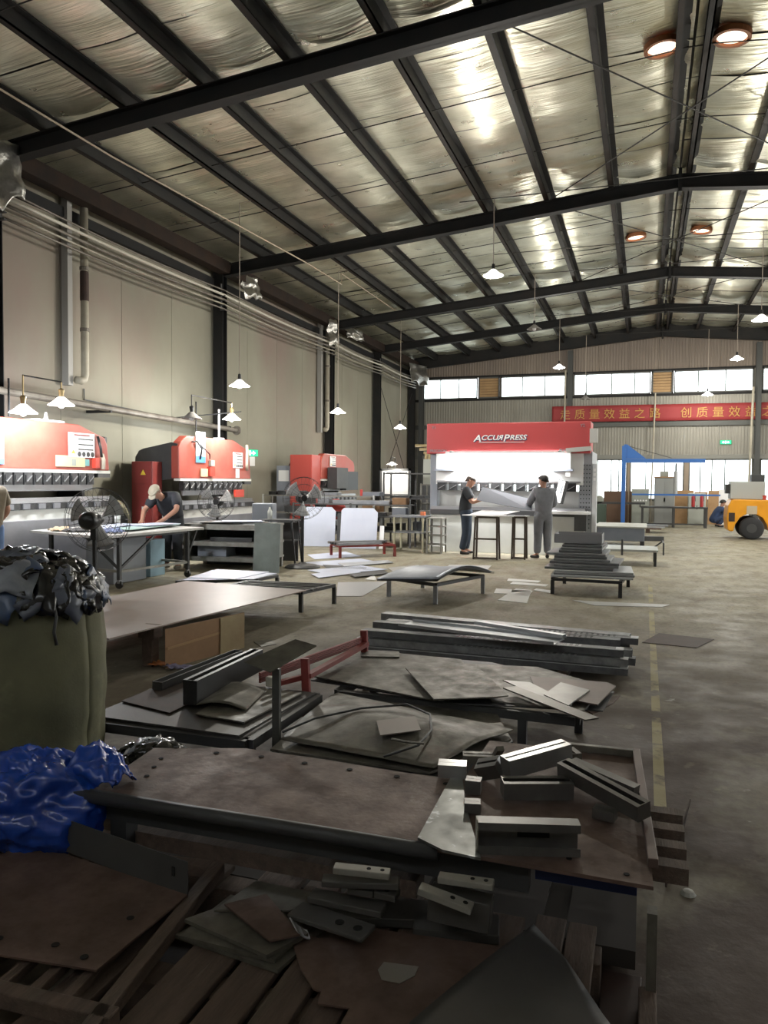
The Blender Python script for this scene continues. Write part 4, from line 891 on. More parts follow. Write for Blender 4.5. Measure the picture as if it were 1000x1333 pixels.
def crumpled(name, lab, c, rx, ry, rz, n, seed, weights, size, cat='plastic scrap', dome=True):
    rnd = random.Random(seed); b = MB()
    b.grid(lambda u, v: Vector((rx*.93*cos(2*pi*u)*cos(v*pi/2), ry*.93*sin(2*pi*u)*cos(v*pi/2), rz*.9*sin(v*pi/2)*(1+.2*noise.noise(Vector((u*5, v*4, seed)))))), 32, 12, 0)
    for k in range(n):
        a = rnd.uniform(0, 2*pi); e = math.asin(rnd.uniform(0.02, 1)); s = rnd.uniform(.5, 1.2)*size
        p = Vector((rx*cos(a)*cos(e), ry*sin(a)*cos(e), rz*sin(e))); nrm = Vector((p.x/rx**2, p.y/ry**2, p.z/rz**2)).normalized()
        t = nrm.cross(Vector((rnd.uniform(-1, 1), rnd.uniform(-1, 1), rnd.uniform(-1, 1)))).normalized(); w = nrm.cross(t)
        asp = rnd.uniform(.35, 1); mi = rnd.choices(range(4), weights)[0]; sd = rnd.random()*50
        def fn(u, v):
            d = noise.noise(Vector((u*2.6+sd, v*2.6, sd)))*.34*s + abs(noise.noise(Vector((u*5+sd, v*5, sd+9))))*.2*s
            fall = -.75*((u-.5)**2+(v-.5)**2)*s
            return p + t*((u-.5)*s*2) + w*((v-.5)*s*2*asp) + nrm*(d+fall+.1*s)
        b.grid(fn, 7, 7, mi)
    o = b.build(name, crumple, solid=.002, fix=False, smooth=True); o.location = c; tag(o, lab, cat); o['kind'] = 'stuff'; return o
crumpled('plastic_scraps', 'heap of crumpled black and grey-blue plastic film bulging from the sack', (-3.0, 3.12, .97), .40, .40, .24, 120, 3, (58, 26, 10, 7), .098)
crumpled('plastic_scraps', 'shiny black plastic scraps on the floor between sack and brown plate', (-2.25, 3.18, 0), .3, .22, .3, 60, 8, (85, 8, 0, 10), .07)
# ---- blue tarpaulin bundle
tarp = mat('blue_plastic_film', (.012, .07, .42), .22, 0, (.008, .04, .27), 4, spec=.7)
def tarpf(u, v):
    a = 2*pi*u; e = (v-.5)*pi
    d = Vector((cos(a)*cos(e), sin(a)*cos(e), sin(e)))
    k = 1+.24*noise.noise(d*1.6+Vector((3, 1, 2)))+.16*(1-2*abs(noise.noise(d*3.1)))+.07*(1-2*abs(noise.noise(d*6.5+Vector((1, 1, 1)))))
    p = Vector((d.x*.25*k, d.y*.17*k, d.z*.18*k)); p.z = max(p.z, -.2)
    return p
tb = MB().grid(tarpf, 90, 56).build('plastic_bundle', tarp, smooth=True, fix=False); tb.location = (-2.22, 2.36, .33); tag(tb, 'crumpled bright blue plastic bundle in front of the sack', 'plastic bundle')
def tailf(u, v):
    p = Vector((-2.05, 2.47, .53)).lerp(Vector((-1.83, 2.40, .475)), u)
    return p + Vector((.03*(v-.5), .26*(v-.5)*(1-.6*u), .05*sin(v*pi)*(1-.3*u)+.035*noise.noise(Vector((u*4, v*5, 2)))+.015*noise.noise(Vector((u*9, v*11, 2)))))-Vector((-2.22, 2.36, .37))
MB().grid(tailf, 26, 20).build('loose_flap', tarp, tb, smooth=True, solid=.003, fix=False)
o = MB().bx(-.34, .32, -.2, .2, 0, .125).build('timber_block', old_wood, bevel=.006); o.location = (-2.25, 2.42, 0); tag(o, 'dark timber block under the blue plastic bundle', 'board')
# ---- brown board on a cardboard box
bb = plate_thing('brown_board', 'large brown steel sheet spanning a cardboard box and a low bench', 'steel sheet', [(-5.4, 5.3, .36), G(142, 831, .36), G(399, 768, .28), G(243, 756, .28), G(150, 775, .33)], .012, mat('brown_sheet', (.26, .2, .165), .45, .1, (.21, .165, .14), 1.4))
a_, b_, c_ = G(215, 819, .335), G(286, 804, .335), G(318, 797, .335)
for p in (a_, b_, c_): p.z = 0
d_ = c_-b_; d_ = d_.normalized()*.85; a2 = a_; 
bx = thing('cardboard_box', 'worn cardboard box propping up the brown sheet', 'box', b_)
q0 = [Vector((0, 0)), Vector((c_-b_).xy), Vector((c_-b_+(a_-b_)).xy), Vector((a_-b_).xy)]
MB().prism([tuple(p) for p in q0], 0, .335, 'z').build('carton', cardboard, bx)
n_ = Vector(((c_-b_).y, -(c_-b_).x, 0)).normalized()*.006
MB().add([n_, n_+(c_-b_)*.97, n_+(c_-b_)*.97+Vector((0, 0, .33)), n_+Vector((0, 0, .33)), n_*2, n_*2+(c_-b_)*.97, n_*2+(c_-b_)*.97+Vector((0, 0, .33)), n_*2+Vector((0, 0, .33))], [(0, 3, 2, 1), (4, 5, 6, 7), (0, 1, 5, 4), (2, 3, 7, 6), (1, 2, 6, 5), (0, 4, 7, 3)]).build('lit_side', mat('lit_carton', (.38, .3, .17), .8, 0, (.28, .2, .11), 4), bx)  # paler colour paints in the light on this face of the carton
m_ = Vector((-(a_-b_).y, (a_-b_).x, 0)).normalized(); m_ = m_ if m_.y < 0 else -m_
MB().bar(m_*.012+(a_-b_)*.02+Vector((0, 0, .2)), m_*.012+(a_-b_)*.98+Vector((0, 0, .17)), .006, .02).build('tape', chipboard, bx)
o = MB().bx(-.05, .05, -.05, .05, 0, .24).bx(-.08, .08, -.06, .06, .24, .345).build('timber_prop', old_wood, bevel=.004); o.location = G(196, 866, 0); tag(o, 'short timber prop under the near corner of brown sheet', 'board')
bn = thing('low_bench', 'low steel bench frame with rods at the far end of brown sheet', 'bench', (-4.2, 8.7, 0))
Q = [(-.75, .35), (.44, .45), (.32, -.3), (-.75, -.35)]
for a, b in zip(Q, Q[1:]+Q[:1]): MB().bar((*a, .235), (*b, .235), .05, .04).build('rail', charcoal, bn)
for x, y in Q: MB().bx(x-.022, x+.022, y-.022, y+.022, 0, .215).build('leg', charcoal, bn)
for k in range(4): MB().bar((-.74, .22-.14*k, .25), (.4, .3-.14*k, .25), .03, .015).build('rod', charcoal, bn)
# ================================================================== WALL FITTINGS
for i, (y, z0, dz) in enumerate(((11.68, 3.35, 3.35), (23.0, 3.2, 3.4))):
    e = thing('downpipe', ['pale rainwater downpipe with elbow on the left wall nearest us', 'pale rainwater downpipe beside the far wall column'][i], 'pipe', (-9.72, y, z0))
    MB().tube([(0, 0, dz), (0, 0, .12), (0, -.03, .04), (0, -.1, 0), (0, -.22, 0)], .07, 14).build('pipe', pipe_paint, e, smooth=True)
    for z in (.9, 2.0): MB().lathe([(.075, z), (.085, z), (.085, z+.06), (.075, z+.06)], n=14).build('collar', old_pipe, e)
    MB().bx(-.2, -.06, -.36, -.24, -.1, dz).build('square_duct', mat('grey_duct', (.3, .29, .27), .6), e)
    if i == 0: MB().lathe([(.072, 1.45), (.08, 1.47), (.078, 1.95), (.072, 1.98)], n=14).build('rust_patch', rust_dark, e)
rack_y = [9.596, 16.2, 23.05, 27.75, 32.3]
for i, y in enumerate(rack_y):
    e = thing('pipe_bracket', 'small toothed bracket carrying the five wall conduits, %s along the wall' % ['first', 'second', 'third', 'fourth', 'fifth'][i], 'bracket', (-9.56, y, 5.57))
    MB().bx(-.03, .0, -.03, .03, 0, .62).build('upright', charcoal, e)
    for k in range(5): MB().bx(0, .1, -.03, .03, .0+.11*k, .015+.11*k).build('tooth', charcoal, e)
for k in range(5):
    b = MB(); pts = []
    for a, c in zip(rack_y[:-1], rack_y[1:]):
        for t in range(8):
            u = t/8; pts.append((-9.5, lerp(a, c, u), 5.6+.11*k - (.05+.015*(k % 3))*sin(pi*u)*(1 if a > 9 else 1)))
    pts.append((-9.5, rack_y[-1], 5.6+.11*k))
    o = b.tube(pts, [.02, .02, .028, .03, .018][k], 8).build('conduit_pipe', [old_pipe, pipe_paint, old_pipe, mat('white_conduit', (.55, .52, .44), .45), old_pipe][k], smooth=True)
    tag(o, 'sagging wall conduit, %s of five from below' % ['first', 'second', 'third', 'fourth', 'fifth'][k], 'pipe', 'conduits along the left wall')
o = MB().tube([(-9.45, 7, 2.98), (-9.45, 16.7, 2.78)], .06, 12).lathe([(.001, 0), (.11, 0), (.11, .04), (.001, .04)], (-9.45, 16.7, 2.78), 16, Rx(-pi/2)).build('overhead_pipe', old_pipe, smooth=False)
tag(o, 'long horizontal steel pipe with end flange along the wall above the presses', 'pipe')
for i, y in enumerate((8.5, 12.0, 16.35)):
    o = MB().bar((-9.95, y, 2.83), (-9.4, y, 2.83), .05).build('pipe_support', dark_steel); tag(o, 'steel arm holding the long horizontal pipe, %s from us' % ['first', 'second', 'third'][i], 'bracket')
o = MB().tube([(-9.93, 11.9, 3.25), (-9.93, 11.9, 3.05), (-9.93, 14.7, 2.93), (-8.2, 14.7, 3.03)], .012, 6).build('cable', charcoal); tag(o, 'black cable running along the wall to the bracket lamps', 'cable')
_p = on_x(0, 117, -7.5); o = MB().tube([(-7.5, 5.5, _p.z), (-7.5, 9.6, _p.z+.02), (-7.5, 16.4, 6.58), (-7.48, 18.6, 6.6), (-7.5, 18.6, 6.88), (-7.5, 24, 6.89)], .014, 6).build('lighting_cable', mat('tan_cable', (.4, .33, .24), .6)); tag(o, 'long tan lighting cable strung under the roof along the left lamps', 'cable')
for i, (y, x0, x1, z) in enumerate(((15.6, -3.7, 4.7, 7.255), (21.5, -3.7, 4.7, 7.255), (27.0, -3.7, 4.7, 7.255), (31.0, -3.7, 4.7, 7.255), (19.4, -3.7, 4.7, 7.255))):
    o = MB().tube([(x0, y, z), (x1, y, z)], .009, 6).build('support_wire', rod_m); tag(o, 'thin wire stretched across under the roof, %s from us' % ['first', 'third', 'fourth', 'fifth', 'second'][i], 'wire')
def flap(lab, c, w, h, seed, lean=.1):
    o = MB().grid(lambda u, v: Vector(((u-.5)*w*.3+lean*v+.12*noise.noise(Vector((u*3, v*3, seed))), (u-.5)*w, -h*v*(.75+.3*noise.noise(Vector((u*2.5, seed, 3))))+.03*noise.noise(Vector((u*7, v*7, seed))))), 16, 20).build('foil_flap', alu, smooth=True, solid=.004, fix=False)
    o.location = c; tag(o, lab, 'insulation')
flap('big torn silver foil flap hanging at the upper left corner', (-9.25, 9.05, 6.62), .95, 1.15, 3)
flap('torn foil flap hanging under the eave by the second wall column', (-9.42, 17.3, 6.62), .55, .7, 7)
flap('narrow torn foil flap hanging by the third wall column', (-9.42, 22.6, 6.62), .45, 1.0, 11)
flap('short crumpled foil flap near the third wall column', (-9.3, 24.2, 6.62), .9, .5, 15)
flap('crumpled foil flap at the far corner of the left wall', (-9.2, 31.6, 6.5), 1.3, 1.1, 21)
# exit signs
green = emit('lit_green', (.02, .75, .32), .45); green_d = mat('sign_green', (.02, .3, .14), .5)
def exit_sign(lab, loc, rz):
    e = thing('exit_sign', lab, 'sign', loc, rz)
    MB().bx(-.3, .3, -.02, .02, 0, .22).build('sign_box', green_d, e); MB().bx(-.28, .28, -.025, -.02, .015, .205).build('lit_face', green, e)
    m = emit('sign_white', (.9, 1, .95), 1.2)
    for s in (-1, 1):
        MB().prism([(s*.2, .11), (s*.11, .18), (s*.11, .13), (s*.05, .13), (s*.05, .09), (s*.11, .09), (s*.11, .04)], -.029, -.026, 'y').build('arrow', m, e)
    MB().bx(-.03, .03, -.029, -.026, .04, .18).build('figure', m, e)
    return e
e = exit_sign('green lit exit sign on the left wall beside the second press', (-9.2, 16.9, 2.15), rad(60)); e.scale = (.8, 1, .8); MB().bar((-.3, .02, .12), (-.55, .35, .2), .02).build('sign_arm', charcoal, e)
exit_sign('green lit exit sign on the back wall cladding above the workbench', (2.95, YB-.045, 3.12), 0).scale = (.7, 1, .75)
o = MB().bx(-.005, .02, -.14, .14, 0, .26).build('wall_notice', paper_white); o.location = (XL+.001, 18.4, 1.95); tag(o, 'small pale notice on the left wall between second and third press', 'sign')
o = MB().tube([(-.65, YB-.31, 5.17), (-.75, YB-.31, .0)], .03, 8).build('drop_pipe', pipe_paint); o.location = (.95, 0, 0); tag(o, 'thin pale drop pipe on the back wall left of the jib arm', 'pipe')
o = MB().tube([(3.85, YB-.4, 5.3), (3.75, YB-.4, .0)], .045, 8).build('drop_pipe', pipe_paint); tag(o, 'thick pale drop pipe on the back wall beside the wind post above forklift', 'pipe')
o = MB().tube([(-3.22, YB-.42, 6.2), (-3.26, YB-.42, .0)], .035, 8).build('drop_pipe', pipe_paint); tag(o, 'pale drop pipe on the back wall at the left end of the banner', 'pipe')

# ================================================================== TABLES, FANS, RACKS
frame_grey = mat('worn_frame_grey', (.3, .3, .27), .55, .2, (.2, .19, .17), 5)
tt = thing('work_table', 'long rolling work table with pale top in front of the presses', 'table', (-7.85, 10.0, 0))
T = [(-8.72, 9.25), (-6.95, 8.65), (-6.82, 11.0), (-8.7, 11.4)]
T = [(x+7.85, y-10.0) for x, y in T]
MB().plate([(x, y, .80) for x, y in T], .035).build('tabletop', mat('table_top_pale', (.5, .49, .46), .5, 0, (.4, .39, .37), 2), tt)
legs = [(.72, -.75), (.88, .75), (-.75, -.45), (-.8, 1.1)]
for x, y in legs:
    MB().bx(x-.025, x+.025, y-.025, y+.025, .13, .765).build('leg', charcoal, tt)
    w = MB().lathe([(.001, -.02), (.055, -.02), (.06, 0), (.055, .02), (.001, .02)], (x, y, .06), 16, Rx(pi/2)).build('caster', black_plastic, tt)
    MB().bx(x-.02, x+.02, y-.03, y+.03, .08, .13).build('caster_fork', grey_steel, w)
for a, b in ((0, 1), (1, 3), (3, 2), (2, 0)):
    MB().bar((*legs[a], .74), (*legs[b], .74), .04).build('top_rail', charcoal, tt); MB().bar((*legs[a], .25), (*legs[b], .25), .035).build('stretcher', frame_grey, tt)
MB().bar((legs[0][0], legs[0][1], .28), (legs[2][0]+.6, legs[2][1], .74), .03).build('brace', charcoal, tt); MB().bar((.88, .75, .35), (.88, 1.0, .74), .03).build('brace', charcoal, tt)
MB().bar((.72, -.75, .28), (.80, .0, .74), .03).build('brace', charcoal, tt)
def sheet_on(lab, poly, z, t, m, cat='steel sheet', grp=None, name='sheet'): return plate_thing(name, lab, cat, [(x, y, z+t) for x, y in poly], t, m, grp)
green_film = mat('green_film_sheet', (.35, .55, .5), .35, 0, (.5, .6, .6), 3)
zt = .802
for i, (dx, dy, w, l, m, r) in enumerate(((-8.1, 10.2, .5, 1.9, green_film, .05), (-7.75, 10.35, .45, 1.7, white_film, -.08), (-7.45, 10.3, .4, 1.5, green_film, .1), (-7.9, 10.0, .35, 1.4, white_film, .2), (-7.5, 10.6, .5, .7, white_film, -.2))):
    c, s_ = cos(r), sin(r); poly = [(dx+c*a-s_*b, dy+s_*a+c*b) for a, b in ((-w/2, -l/2), (w/2, -l/2), (w/2, l/2), (-w/2, l/2))]
    sheet_on(['green-filmed strip at the back of the rolling table', 'white-filmed strip in the middle of the rolling table', 'green-filmed strip at the front of the rolling table', 'narrow white strip on top of the rolling table pile', 'short white piece at the far end of the rolling table'][i], poly, zt+.012*i, .01, m, grp='filmed strips on the rolling table')
for i, (x, y, c) in enumerate(((-8.15, 9.25, (.42, .33, .22)), (-7.85, 9.2, (.07, .07, .07)), (-7.65, 9.35, (.3, .29, .25)), (-7.25, 9.25, (.2, .24, .4)))):
    b = MB()
    for k in range(3): b.grid(lambda u, v, k=k: Vector(((u-.5)*.22+.05*k-.05, (v-.5)*.14+.03*(k-1), .02+.045*(sin(pi*u)*sin(pi*v))+.03*noise.noise(Vector((u*4+i*3+k, v*4, i))))), 10, 8)
    o = b.build('work_glove' if i < 3 else 'rag', mat('cloth_%d' % i, c, .85), smooth=True, solid=.008); o.location = (x, y, .80)
    tag(o, ['tan work glove at the near end of the rolling table', 'black work glove beside the tan one on the table', 'grey work glove between black one and blue rag', 'bluish rag on the rolling table behind the fan hub'][i], 'glove' if i < 3 else 'rag')
o = thing('white_bottle', 'white plastic bottle standing on rolling table near the press', 'bottle', (-8.55, 11.05, .83)); MB().lathe([(.001, 0), (.05, 0), (.052, .16), (.025, .22), (.02, .24)], n=16).build('bottle_body', label_white, o, smooth=True); MB().lathe([(.024, .24), (.024, .275), (.001, .275)], n=12).build('bottle_cap', green_d, o)
o = MB().bx(-.25, .25, -.4, .4, 0, .72).build('tool_cabinet', mat('grey_blue_cabinet', (.3, .32, .35), .5), bevel=.01); o.location = (-7.75, 10.0, 0); tag(o, 'grey steel cabinet standing under the rolling table', 'cabinet')
o = MB().bx(-.22, .22, -.2, .2, 0, .6).build('plastic_bin', mat('pale_blue_bin', (.3, .45, .55), .5), bevel=.01); o.location = (-7.75, 10.75, 0); tag(o, 'pale blue bin standing under the rolling table beyond the cabinet', 'bin')
ch = thing('work_chair', 'chair with a khaki jacket over its round back behind the rolling table', 'chair', (-9.0, 11.75, 0), rad(60))
MB().bx(-.22, .22, -.22, .22, .42, .46).build('seat', charcoal, ch, bevel=.01)
for x in (-.19, .19):
    for y in (-.19, .19): MB().bx(x-.015, x+.015, y-.015, y+.015, 0, .42).build('leg', charcoal, ch)
MB().prism([(-.2, .46), (.2, .46), (.2, .95), (.15, 1.1), (0, 1.16), (-.15, 1.1), (-.2, .95)], .2, .23, 'y').build('backrest', charcoal, ch)
MB().grid(lambda u, v: Vector((.25*cos(pi*(1-u)), .21+.07*sin(v*2*pi)+.02*noise.noise(Vector((u*4, v*4, 1))), .6+.62*sin(pi*u)*.95*(.3+.7*abs(1-2*v))**.3)), 24, 20).build('khaki_jacket', mat('khaki_cloth', (.3, .27, .18), .85), ch, smooth=True, solid=.01)
# pedestal fans
def fan(lab, x, y, hub, r, rz, base=True):
    e = thing('pedestal_fan', lab, 'fan', (x, y, 0), rz)
    MB().lathe([(.001, 0), (.32, 0), (.32, .02), (.26, .05), (.08, .07), (.05, .1), (.001, .1)], n=28).build('base', charcoal, e)
    MB().tube([(0, 0, .08), (0, 0, hub-.1)], .025, 10).build('pole', black_paint, e)
    MB().lathe([(.001, -.16), (.07, -.16), (.1, -.12), (.1, .04), (.06, .06), (.001, .06)], (0, .1, hub), 16, Rx(pi/2)).build('motor', black_plastic, e, smooth=True)
    MB().bx(-.03, .03, -.03, .05, hub-.22, hub-.07).build('yoke', black_plastic, e)
    g = MB(); y0, y1 = -.02, -.2
    for rr, yy in ((r, -.1), (r*.98, -.04), (r*.98, -.16), (r*.66, y1), (r*.36, y1-.02), (r*.66, y0), (.09, y1-.02)):
        g.tube([(rr*cos(2*pi*k/36), yy, hub+rr*sin(2*pi*k/36)) for k in range(37)], .003, 5, cap=False)
    for k in range(30):
        a = 2*pi*k/30; p = lambda q, yy: (q*cos(a), yy, hub+q*sin(a))
        g.tube([p(.08, y1-.02), p(r*.5, y1-.01), p(r*.8, y1+.02), p(r, -.1), p(r*.8, y0-.01), p(r*.4, y0), p(.1, y0)], .0016, 4, cap=False)
    g.build('guard', charcoal, e)
    for k in range(3):
        a0 = 2*pi*k/3+.4
        MB().grid(lambda u, v: Vector(((.06+(r*.86-.06)*u)*cos(a0+(v-.5)*(.5+.5*u)), -.1+.07*(v-.5), hub+(.06+(r*.86-.06)*u)*sin(a0+(v-.5)*(.5+.5*u)))), 8, 6).build('blade', mat('fan_blade_steel', (.42, .42, .42), .5, .2), e, smooth=True, solid=.003)
    MB().lathe([(.001, -.02), (.055, -.02), (.055, .06), (.001, .06)], (0, -.1, hub), 14, Rx(pi/2)).build('hub_cap', black_plastic, e)
    return e
q = at_depth(123, 676, 8.6); fan('pedestal fan with thin wire guard seen in front of the nearest press', q.x, q.y, 1.12, .36, rad(200))
fan('black pedestal fan standing alone in the middle of the floor by the leaning white sheets', -5.86, 12.75, 1.26, .38, rad(35))
q = at_depth(283, 655, 15.2); fan('pedestal fan with thin guard standing in front of the second press', q.x, q.y, 1.15, .36, rad(20))
# shelved bench
sb = thing('shelf_bench', 'low steel bench with two open shelves right of the rolling table', 'bench', (-7.28, 12.3, 0), rad(5))
for x in (-.5, 1.0):
    for y in (-.35, .4): MB().bx(x-.035, x+.035, y-.035, y+.035, 0, .76).build('leg', frame_grey, sb)
for z in (.18, .45, .76): MB().bx(-.55, 1.05, -.4, .45, z, z+.035).build('shelf', frame_grey, sb)
for z in (.14, .41, .70): MB().bx(-.55, 1.05, -.41, -.385, z, z+.06).build('front_rail', frame_grey, sb)
for x in (-.53, 1.03): MB().bx(x-.01, x+.01, -.35, .4, .18, .76).build('side_panel', mat('bench_side', (.22, .22, .2), .6), sb)
MB().bx(-.53, 1.03, .4, .41, .0, .76).build('back_panel', charcoal, sb)
def box_thing(name, lab, cat, c, d, m, rz=0, bev=.006, grp=None):
    o = MB().box((0, 0, d[2]/2), d).build(name, m, bevel=bev); o.location = c; o.rotation_euler = (0, 0, rz); return tag(o, lab, cat, grp)
box_thing('storage_box', 'grey box on the bottom shelf of the shelved bench', 'box', (-7.3, 12.2, .216), (.55, .4, .2), machine_grey, rad(5))
box_thing('metal_stack', 'dark flat parts stacked on the upper shelf of the shelved bench', 'metal parts', (-6.95, 12.3, .486), (.8, .5, .07), charcoal, rad(5))
for i in range(4): box_thing('steel_sheet', ['lowest flat sheet on top of the shelved bench', 'second flat sheet on the shelved bench top', 'third flat sheet on the shelved bench top', 'uppermost white sheet on the shelved bench top'][i], 'steel sheet', (-7.1+.1*i, 12.35-.04*i, .797+.014*i), (1.3-.2*i, .6-.06*i, .012), [grey_steel, mill_steel, grey_steel, white_film][i], rad(5+9*i), .002, 'sheets on the shelved bench')
o = MB().box((0, 0, .42), (.45, .03, .85), Rx(-.16)).build('leaning_plate', mat('teal_grey_plate', (.24, .28, .26), .5, .2, (.18, .2, .19), 3)); o.location = (-6.1, 11.82, .0); o.rotation_euler = (0, 0, rad(14)); tag(o, 'grey-green plate leaning against the end of the shelved bench', 'steel plate')
stl = thing('work_stool', 'narrow black frame table with a yellow-green bottle right of the shelved bench', 'table', (-6.62, 13.35, 0), rad(8))
MB().bx(-.35, .35, -.25, .25, .8, .83).build('tabletop', charcoal, stl)
for x, x2 in ((-.3, -.36), (.3, .38)):
    for y in (-.2, .2): MB().bar((x2, y*1.1, 0), (x, y, .8), .03).build('leg', charcoal, stl)
MB().bx(-.34, .34, -.22, .22, .42, .44).build('shelf', charcoal, stl)
box_thing('carton', 'small brown carton on the shelf of the narrow black table', 'box', (-6.72, 13.3, .441), (.22, .2, .16), chipboard, rad(8))
box_thing('dark_board', 'dark board leaning behind the narrow black table', 'board', (-6.62, 13.72, 0), (.42, .04, .76), charcoal, rad(8))
bt = thing('spray_bottle', 'clear spray bottle half full of yellow-green liquid', 'bottle', (-6.8, 13.3, .831)); MB().lathe([(.001, 0), (.045, 0), (.045, .09), (.001, .09)], n=14).build('liquid', mat('yellow_green_liquid', (.6, .62, .03), .3), bt, smooth=True); MB().lathe([(.046, 0), (.046, .15), (.02, .2), (.015, .23), (.001, .23)], n=14).build('bottle_body', mat('clear_plastic', (.6, .62, .58), .2), bt, smooth=True).hide_render = False
bt.children[1].data.materials[0].node_tree.nodes['Principled BSDF'].inputs['Transmission Weight'].default_value = .8
box_thing('grey_box', 'grey steel box standing behind the shelved bench top', 'box', (-7.15, 13.75, 0), (.42, .3, 1.12), mat('slate_grey', (.2, .22, .25), .5), rad(10), .02)
# low bench with blue-white sheets
lb = thing('low_bench', 'low steel bench carrying bluish white sheets beyond the brown sheet', 'bench', (-5.4, 9.35, 0))
Q = [(-.55, .55), (.48, .5), (.42, -.0), (-.42, -.62)]
for a, b in zip(Q, Q[1:]+Q[:1]): MB().bar((*a, .225), (*b, .225), .05, .04).build('rail', charcoal, lb)
for x, y in Q: MB().bx(x-.022, x+.022, y-.022, y+.022, 0, .2).build('leg', charcoal, lb)
sheet_on('lower bluish white sheet on the low bench', [(-6.0, 9.9), (-4.95, 9.9), (-4.95, 9.2), (-5.75, 8.75)], .247, .008, white_film, grp='filmed sheets on the low bench')
sheet_on('upper bluish white sheet, turned on the lower one', [(-5.95, 9.95), (-5.1, 9.95), (-5.15, 9.05), (-5.8, 8.95)], .256, .008, white_film, grp='filmed sheets on the low bench')
# arched sheets on a small stillage
ar = thing('stillage', 'small steel stillage under the arched sheets in mid floor', 'stillage', (-2.65, 10.0, 0))
for x, y in ((-.65, .0), (.12, -.42), (.5, .75), (-.45, 1.0)): MB().bx(x-.025, x+.025, y-.025, y+.025, 0, .24).build('leg', grey_steel, ar)
for a, b in (((-.65, 0), (.12, -.42)), ((.12, -.42), (.5, .75)), ((.5, .75), (-.45, 1.0)), ((-.45, 1.0), (-.65, 0))): MB().bar((*a, .25), (*b, .25), .05, .04).build('rail', charcoal, ar)
def arch(lab, dz, m, k):
    A, B, C_, D = Vector((-3.32, 9.55, 0)), Vector((-2.45, 9.35, 0)), Vector((-2.02, 10.9, 0)), Vector((-3.1, 11.15, 0))
    c = (A+B+C_+D)/4; c.z = 0
    def fn(u, v):
        p = A.lerp(B, u).lerp(D.lerp(C_, u), v)-c; p.z = .275+dz+.16*sin(pi*min(1, v*.9+.12))*(.35+.65*u)*k + .05*(1-u)*(v-.5)*k; return p
    o = MB().grid(fn, 12, 20).build('arched_sheet', m, smooth=True, solid=.006, fix=False); o.location = c; tag(o, lab, 'steel sheet', 'arched sheets on the stillage')
for i in range(3): arch(['lowest of the arched sheets on the stillage', 'middle of the arched sheets on the stillage', 'topmost shiny arched sheet on the stillage'][i], .012*i, [charcoal, charcoal, mat('bluish_sheet', (.36, .39, .46), .42, .4, (.27, .3, .36), 4)][i], .9+.05*i)
# loose sheets lying on the floor
fs = [([(648, 781), (672, 766), (692, 768), (686, 785)], 'white paper nearest us in the group on the mid floor', paper_white), ([(643, 772), (646, 766), (667, 767), (664, 773)], 'small white paper left in the group on the mid floor', paper_white),
      ([(663, 774), (668, 768), (694, 769), (688, 776)], 'white paper right in the group on the mid floor', paper_white), ([(660, 756), (662, 753), (704, 756), (700, 758)], 'narrow white strip on the floor behind the papers', paper_white), ([(664, 760), (668, 757), (714, 761), (710, 763)], 'second narrow white strip on the floor behind the papers', paper_white),
      ([(695, 768), (698, 766), (722, 769), (718, 772)], 'narrow white strip by the black table leg', paper_white),
      ([(438, 776), (440, 758), (505, 757), (472, 776)], 'large grey sheet lying on the floor left of the arched sheets', mat('floor_sheet_grey', (.3, .3, .31), .4, .4)), ([(475, 754), (487, 748), (490, 754), (488, 755)], 'small bright triangular offcut on the floor', paper_white),
      ([(400, 742), (470, 736), (505, 741), (430, 748)], 'bluish sheet lying on the floor right of the black fan base', white_film), ([(395, 732), (470, 727), (500, 733), (430, 738)], 'long bluish sheet on the floor behind the fan', white_film), ([(400, 722), (450, 718), (470, 724), (410, 728)], 'pale sheet on the floor before the leaning sheets', white_film), ([(420, 735), (480, 738), (488, 742), (425, 739)], 'dark strip across the bluish floor sheets', charcoal),
      ([(505, 739), (545, 735), (548, 741), (512, 744)], 'pale sheet on the floor behind the arched sheets', mat('floor_sheet_pale', (.5, .5, .49), .4, .3)), ([(585, 735), (640, 736), (635, 741), (580, 740)], 'dull sheet on the floor before the trestle table', mat('floor_sheet_pale', (.5, .5, .49), .4, .3)),
      ([(745, 781), (775, 783), (872, 787), (862, 790), (775, 788)], 'long pale strip lying across the aisle line', mat('floor_sheet_pale', (.5, .5, .49), .4, .3)), ([(858, 824), (930, 832), (907, 843), (836, 836)], 'dark rusty plate lying on the floor across the aisle line', rust_dark),
      ([(330, 835), (352, 832), (360, 838), (340, 842)], 'small dark offcut on the floor behind the scrap pallet', mill_steel)]
for i, (pts, lab, m) in enumerate(fs): plate_thing('floor_sheet', lab, 'sheet', gp(pts, .006+.004*(i % 3 if 5 < i < 12 else 0)), .005 if i < 6 else .004, m)
# leaning white sheets
def lean(lab, x0, y0, x1, y1, h, tilt, m, cut=.1):
    a, b = Vector((x0, y0, 0)), Vector((x1, y1, 0)); L = (b-a).length
    o = MB().prism([(0, 0.0), (L, 0), (L, h-cut), (L-cut, h), (cut*.6, h), (0, h-cut*.6)], -.006, .006, 'y').build('leaning_sheet', m)
    o.matrix_world = Matrix.Translation(a+Vector((0, 0, .004))) @ Matrix.Rotation(math.atan2(b.y-a.y, b.x-a.x), 4, 'Z') @ Matrix.Rotation(-tilt, 4, 'X'); tag(o, lab, 'steel sheet')
lean('large white-filmed sheet leaning on the rack, left one behind the fan', -7.75, 16.9, -7.0, 17.05, .95, .16, white_film)
lean('large white-filmed sheet leaning on the rack, right one with clipped corners', -6.75, 16.75, -5.88, 16.85, .95, .18, white_film)
lean('narrow white strip leaning right of the big white sheets', -5.83, 16.9, -5.73, 16.92, .55, .3, label_white, .01)
